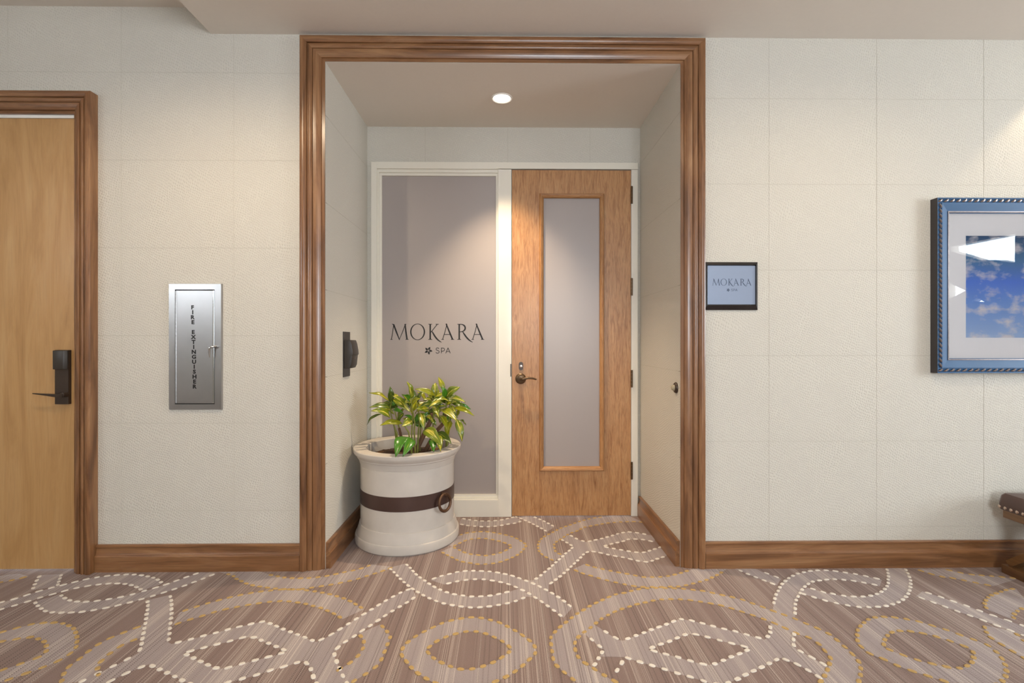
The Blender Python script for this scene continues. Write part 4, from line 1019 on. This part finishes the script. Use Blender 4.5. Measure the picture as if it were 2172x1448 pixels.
band(spline(cv(2, [(1137,797),(1325,893)])), spline(cv(2, [(838,897),(1005,993)])))
pair('W', cv(2, [(1137,797),(1265,738),(1380,668),(1480,605),(1583,540),(1680,480),(1777,420),(1870,363),(1957,315),(2050,268),(2145,235)]),
          cv(2, [(1325,893),(1413,815),(1515,752),(1630,672),(1730,610),(1833,540),(1925,480),(2025,422),(2112,370),(2185,318)]))
pair('W', cv(2, [(1005,993),(1070,1057),(1100,1142),(1130,1215),(1150,1280)]), cv(2, [(1325,893),(1333,960),(1363,1027),(1405,1128),(1447,1203),(1480,1270)]))
band(spline(cv(3, [(1160,155),(1250,190),(1330,230),(1400,262)])), spline(cv(6, [(800,628),(935,668)])))
band(spline(cv(3, [(1005,265),(1170,322)])), spline(cv(3, [(1087,237),(1250,327)])))
# gold, left
pair('G', cv(2, [(-60,20),(240,95),(290,130),(345,155),(405,185),(483,207),(560,220),(655,232),(757,243),(865,247),(980,245),(1100,228),(1205,212),(1330,192),(1440,168),(1550,145),(1665,108),(1770,75),(1860,45),(1950,10)]),
          cv(2, [(400,20),(590,70),(660,95),(745,112),(830,127),(915,130),(1000,130),(1110,125),(1230,110),(1340,88),(1445,65),(1560,42),(1660,12),(1720,-15)]))
pair('G', cv(1, [(1880,487),(2020,440),(2150,400)]) + cv(2, [(115,362),(260,325),(395,297),(515,275),(635,263),(750,250),(865,247),(970,250),(1075,262),(1165,275),(1265,295),(1350,318),(1430,343),(1505,377),(1572,415),(1635,455)]),
          cv(1, [(1800,630),(1930,580),(2085,535)]) + cv(2, [(55,490),(190,455),(330,427),(455,405),(587,385),(710,373),(805,370),(910,380),(1010,395),(1100,420),(1195,445),(1270,477),(1345,513),(1415,557)]))
pair('G', cv(1, [(1500,625),(1430,648),(1245,720),(1085,790),(960,870),(825,980),(705,1072),(655,1165),(640,1240)]),
          cv(1, [(1475,752),(1310,815),(1190,890),(1095,965),(1030,1035),(1025,1115),(1040,1170)]))
pair('G', cv(2, [(1807,612),(1865,672),(1913,743),(1880,833),(1843,928),(1795,1025),(1680,1118),(1550,1195),(1480,1245)]),
          cv(2, [(1580,712),(1630,770),(1637,840),(1595,920),(1515,1000),(1405,1070),(1330,1120)]))
pair('G', cv(1, [(-60,715),(0,700),(165,655),(350,610),(490,597),(610,597),(685,613),(755,645),(790,690),(805,745),(805,798),(778,882),(625,988),(420,1075),(220,1145),(0,1224)]),
          cv(1, [(-60,812),(0,795),(65,787),(205,762),(335,747),(410,770),(472,800),(485,863),(455,933),(255,1013),(55,1080),(-60,1125)]))
pair('G', cv(1, [(-60,190),(0,175),(180,140),(300,108)]), cv(1, [(-80,120),(0,105),(100,90),(200,80)]), draw=(1, 0))
# middle
pair('W', cv(3, [(165,148),(250,115),(360,85),(463,62),(567,52),(683,55),(795,62),(887,75),(990,97),(1077,125),(1160,155),(1250,190),(1330,230),(1410,273),(1490,320),(1568,375),(1645,440)]),
          cv(3, [(310,195),(407,170),(517,150),(620,142),(713,142),(813,155),(915,175),(1008,203),(1087,237),(1172,277),(1250,327),(1325,375),(1398,427),(1475,482),(1553,543)]))
pair('W', cv(2, [(1900,20),(1950,65),(1993,110),(2037,153),(2085,193),(2140,237)]) + cv(3, [(35,277),(110,320),(188,355),(275,388),(380,410),(490,428),(620,437),(757,428),(875,410),(990,388),(1087,357),(1170,322)]),
          cv(2, [(2070,-25),(2120,20),(2160,65)]) + cv(3, [(35,110),(97,150),(153,190),(213,225),(293,263),(388,293),(485,310),(590,322),(695,320),(803,310),(905,290),(1005,265)]))
pair('W', cv(6, [(800,628),(850,598),(897,558),(940,525),(978,490),(1015,455),(1052,425),(1092,385),(1128,358),(1152,330)]),
          cv(6, [(935,668),(985,633),(1033,597),(1075,562),(1117,523),(1153,490),(1190,455),(1220,425),(1253,392),(1300,370)]))
G4o = cv(2, [(2160,755),(2060,830),(2030,922),(2085,1003),(2150,1085)])
pair('G', cv(3, [(-112,830),(0,745),(97,690),(207,638),(315,590),(435,562),(548,543),(660,543),(765,562),(885,595),(977,640),(1077,695),(1160,752),(1245,825),(1265,880)]),
          cv(3, [(115,880),(220,797),(320,747),(445,708),(555,687),(650,690),(743,712),(835,750),(930,800),(1018,875)]))
pair('G', cv(3, [(1265,880),(1255,930),(1177,1000),(1090,1078),(980,1150),(860,1205),(740,1245),(600,1270),(450,1268),(300,1248),(185,1215),(70,1150),(-20,1085),(-87,1003),(-142,922),(-112,830)]),
          cv(3, [(1018,875),(920,955),(825,1010),(715,1052),(605,1080),(495,1085),(380,1057),(275,1012),(180,955),(115,880)]))
pair('G', cv(3, [(1700,1224),(1645,1180),(1548,1103),(1462,1018),(1443,928),(1428,833),(1425,752),(1475,683),(1540,625),(1620,563),(1690,508),(1770,460),(1845,415),(1935,372),(2010,337),(2105,300)]) +
          cv(4, [(20,285),(100,262),(210,240),(310,233),(430,232),(540,236),(640,242),(760,255),(875,268),(990,295),(1110,320),(1245,352),(1370,397),(1490,440),(1625,490),(1770,540),(1885,590),(2030,650)]) + cv(5, [(140,720),(250,810),(350,900),(440,1000),(465,1090),(455,1175),(430,1240)]),
          cv(3, [(2150,1240),(2075,1200),(1950,1127),(1835,1052),(1735,985),(1690,915),(1675,840),(1685,780),(1745,715),(1825,660),(1893,603),(1960,550),(2045,505),(2130,465)]) +
          cv(4, [(50,435),(145,405),(245,383),(345,360),(435,352),(540,350),(660,355),(790,372),(900,390),(1030,415),(1155,450),(1285,492),(1415,535),(1545,583),(1670,637),(1820,705),(1960,755),(2060,820)]) + cv(5, [(95,900),(145,965),(130,1045),(100,1125),(60,1190),(20,1240)]))
pair('G', cv(6, [(1250,485),(1330,512),(1410,530),(1490,548),(1590,567),(1670,580),(1760,600),(1850,602),(1930,600),(2000,592),(2070,575),(2140,555)]) + cv(4, [(760,25)]),
          cv(6, [(1150,530),(1225,565),(1310,590),(1400,617),(1480,637),(1580,660),(1680,680),(1770,690),(1850,690),(1950,690),(2040,685)]) + cv(4, [(540,222),(640,210),(725,190),(810,167),(890,145),(950,117),(1005,90),(1060,55),(1100,30)]))
# recess
pair('W', cv(6, [(1040,262),(1065,278),(1107,303),(1152,330)]), cv(6, [(1110,225),(1150,243),(1200,270),(1270,290)]))
pair('W', cv(6, [(1270,290),(1335,275),(1395,262),(1450,247),(1510,230),(1565,213),(1620,203),(1665,202),(1740,212),(1810,225),(1880,235)]),
          cv(6, [(1415,330),(1470,313),(1535,297),(1595,283),(1650,265),(1715,265),(1790,272),(1870,290)]))
pair('W', cv(6, [(1300,370),(1375,383),(1450,400),(1525,415),(1612,430),(1690,450),(1778,465),(1832,463),(1895,440),(1950,423),(2010,400)]),
          cv(6, [(1415,330),(1483,343),(1560,357),(1643,372),(1720,382),(1790,380),(1845,362),(1900,345),(1940,330)]))
band(spline(cv(6, [(1152,330),(1270,290)])), spline(cv(6, [(1300,370),(1415,330)])))
pair('G', cv(6, [(20,300),(130,240),(190,215),(255,205),(320,200),(390,200),(465,210),(535,225),(600,240),(660,265),(740,315)]),
          cv(6, [(80,332),(147,300),(200,277),(265,263),(345,258),(425,267),(505,285),(560,303),(610,328)]))
pair('G', cv(6, [(740,315),(700,370),(650,410),(590,437),(515,465),(440,480),(370,487),(310,487),(230,475),(150,460),(85,430),(35,405),(-20,375)]),
          cv(6, [(610,328),(575,355),(500,388),(425,405),(360,412),(300,405),(250,400),(180,380),(130,355),(80,332)]))
pair('W', cv(6, [(160,80),(220,92),(280,100),(340,105),(405,105),(470,100),(535,92),(590,78),(640,66)]), cv(6, [(140,130),(220,145),(290,150),(365,155),(447,152),(515,143),(585,130),(645,122),(700,103)]))
pair('W', cv(6, [(540,38),(590,50),(640,66),(695,85),(740,105),(790,128),(832,150),(880,175),(920,200)]), cv(6, [(720,32),(740,42),(795,65),(840,82),(887,103),(937,128),(987,155)]))
pair('G', cv(6, [(990,460),(905,420),(850,370),(845,300),(885,250),(960,210),(1050,165),(1110,145),(1200,112),(1300,85),(1390,70),(1500,52),(1620,45)]),
          cv(6, [(1060,405),(1005,385),(985,345),(990,300),(1050,260),(1120,215),(1180,195),(1250,160),(1340,143),(1440,125),(1540,115),(1700,110),(1780,118)]))
# right part
pair('W', cv(3, [(1700,490),(1953,662),(2052,728),(2160,785)]) + cv(4, [(105,745),(207,708),(300,670),(393,637),(487,602),(580,565),(655,563),(787,590),(920,625),(1055,660),(1203,692),(1337,732),(1485,767)]),
          cv(3, [(1620,600),(1810,740),(1887,803),(1975,878)]) + cv(4, [(120,880),(270,875),(365,833),(475,798),(565,760),(660,720),(767,720),(912,752),(1050,790),(1192,823),(1342,865)]), draw=(0, 0))
for k_, L_ in ((3, [(1953,662),(2052,728),(2160,785)]), (3, [(1810,740),(1887,803),(1975,878)]), (3, [(1975,878),(1935,950),(1885,1030),(1850,1060)]), (3, [(2090,1135),(2160,1030),(2185,975)]),
               (4, [(15,778),(105,745),(207,708),(300,670),(393,637),(487,602),(580,565),(655,563),(787,590),(920,625),(1055,660),(1203,692),(1337,732),(1485,767)]),
               (4, [(1548,620),(1548,645),(1545,715),(1500,760)]), (4, [(270,875),(365,833),(475,798),(565,760),(660,720),(767,720),(912,752),(1050,790),(1192,823),(1342,865)])):
    dashes(spline(cv(k_, L_)), 'W')
pair('W', cv(4, [(0,950),(80,975),(215,1017),(365,1060),(513,1107),(665,1150),(815,1195),(930,1232),(1050,1240),(1185,1195),(1282,1145),(1375,1100),(1478,1053),(1563,1010),(1653,963)]),
          cv(4, [(270,875),(403,913),(553,950),(690,990),(853,1032),(965,1028),(1067,987),(1160,945),(1257,908),(1342,865)]))
band(spline(cv(4, [(-197,878),(120,880),(270,875)])), spline(cv(4, [(-237,950),(0,955),(80,975)])))
pair('W', cv(4, [(1585,410),(1592,365),(1610,298),(1635,257),(1657,210),(1692,172),(1732,137),(1780,107),(1835,82),(1910,65),(1987,52),(2095,47)]) + cv(5, [(187,55),(307,72),(430,90),(557,118),(685,145)]),
          cv(4, [(1808,520),(1810,468),(1810,408),(1825,350),(1852,300),(1877,257),(1907,222),(1948,187),(2010,160),(2090,150)]) + cv(5, [(145,140),(237,143),(350,153),(470,172),(605,198),(660,215)]))
band(spline(cv(4, [(1585,410),(1555,560),(1545,715),(1500,765)])), spline(cv(4, [(1808,520),(1800,640),(1793,783),(1810,860)])))
dashes(spline(cv(4, [(1800,690),(1793,783),(1810,860),(1945,940),(2080,1015),(2160,1065)])), 'W')
dashes(spline(cv(4, [(1653,963),(1815,1025),(1970,1110),(2110,1200)])), 'W')
band(spline(cv(4, [(1500,765),(1342,865),(1653,963),(1815,1025),(1970,1110),(2110,1200)])), spline(cv(4, [(1545,715),(1793,783),(1810,860),(1945,940),(2080,1015),(2200,1090)])))
pair('W', cv(4, [(1120,5),(1225,47),(1335,95),(1437,135),(1550,180),(1620,205)]), cv(4, [(1380,20),(1440,52),(1547,93),(1660,137)]))
pair('W', cv(4, [(1840,280),(1920,302),(2050,343)]) + cv(5, [(168,383),(312,413),(447,432),(580,432),(695,425),(780,407),(858,380),(910,350),(945,315),(967,275),(980,235),(985,192),(982,148),(965,103),(942,55),(925,25)]),
          cv(4, [(1940,228),(2027,253),(2150,290)]) + cv(5, [(128,285),(263,312),(380,322),(485,323),(570,312),(648,290),(697,258),(730,225),(750,187),(748,145),(752,103),(742,60),(735,25)]))
pair('W', cv(5, [(1108,267),(1257,313),(1407,365),(1565,418),(1717,475),(1887,535),(2060,593),(2240,655)]), cv(5, [(1040,318),(1170,365),(1330,423),(1483,480),(1645,535),(1810,597),(1975,657),(2150,725),(2260,765)]))
pair('G', cv(5, [(430,810),(427,740),(430,680),(460,630),(510,585),(570,550),(660,537),(770,537),(900,553),(1050,580),(1220,630),(1400,685),(1560,745),(1780,825),(1900,920),(1965,1005)]),
          cv(5, [(700,850),(710,790),(730,750),(770,705),(840,685),(945,683),(1070,700),(1230,735),(1420,795),(1610,870),(1650,935)]))
pair('G', cv(5, [(1965,1005),(1985,1080),(1985,1140),(1930,1220),(1800,1260),(1550,1255),(1400,1224),(1300,1195),(1075,1125),(880,1060),(720,985),(550,915),(430,810)]),
          cv(5, [(1650,935),(1630,1005),(1570,1050),(1480,1075),(1340,1055),(1180,1020),(1030,980),(890,930),(740,870),(700,850)]))
pair('G', cv(5, [(1755,620),(1770,670),(1810,740),(1940,825),(2110,930),(2250,1010)]), cv(5, [(2080,690),(2110,735),(2160,780),(2250,830)]))
pair('G', cv(5, [(1040,35),(1270,105),(1430,130),(1680,180),(1850,212)]), cv(5, [(1330,35),(1570,85),(1720,100),(1950,118),(2110,135)]))
pair('G', cv(5, [(2090,240),(2000,250),(1880,290),(1800,330),(1760,400),(1790,460)]), cv(5, [(2240,420),(2170,440),(2110,470),(2060,520),(2080,570)]))
tag(YARN['W'].build('white_yarn_dashes', 'yarn_white', floor), 'white raised yarn dashes', kind='stuff')
tag(YARN['G'].build('gold_yarn_dashes', 'yarn_gold', floor), 'gold raised yarn dashes', kind='stuff')
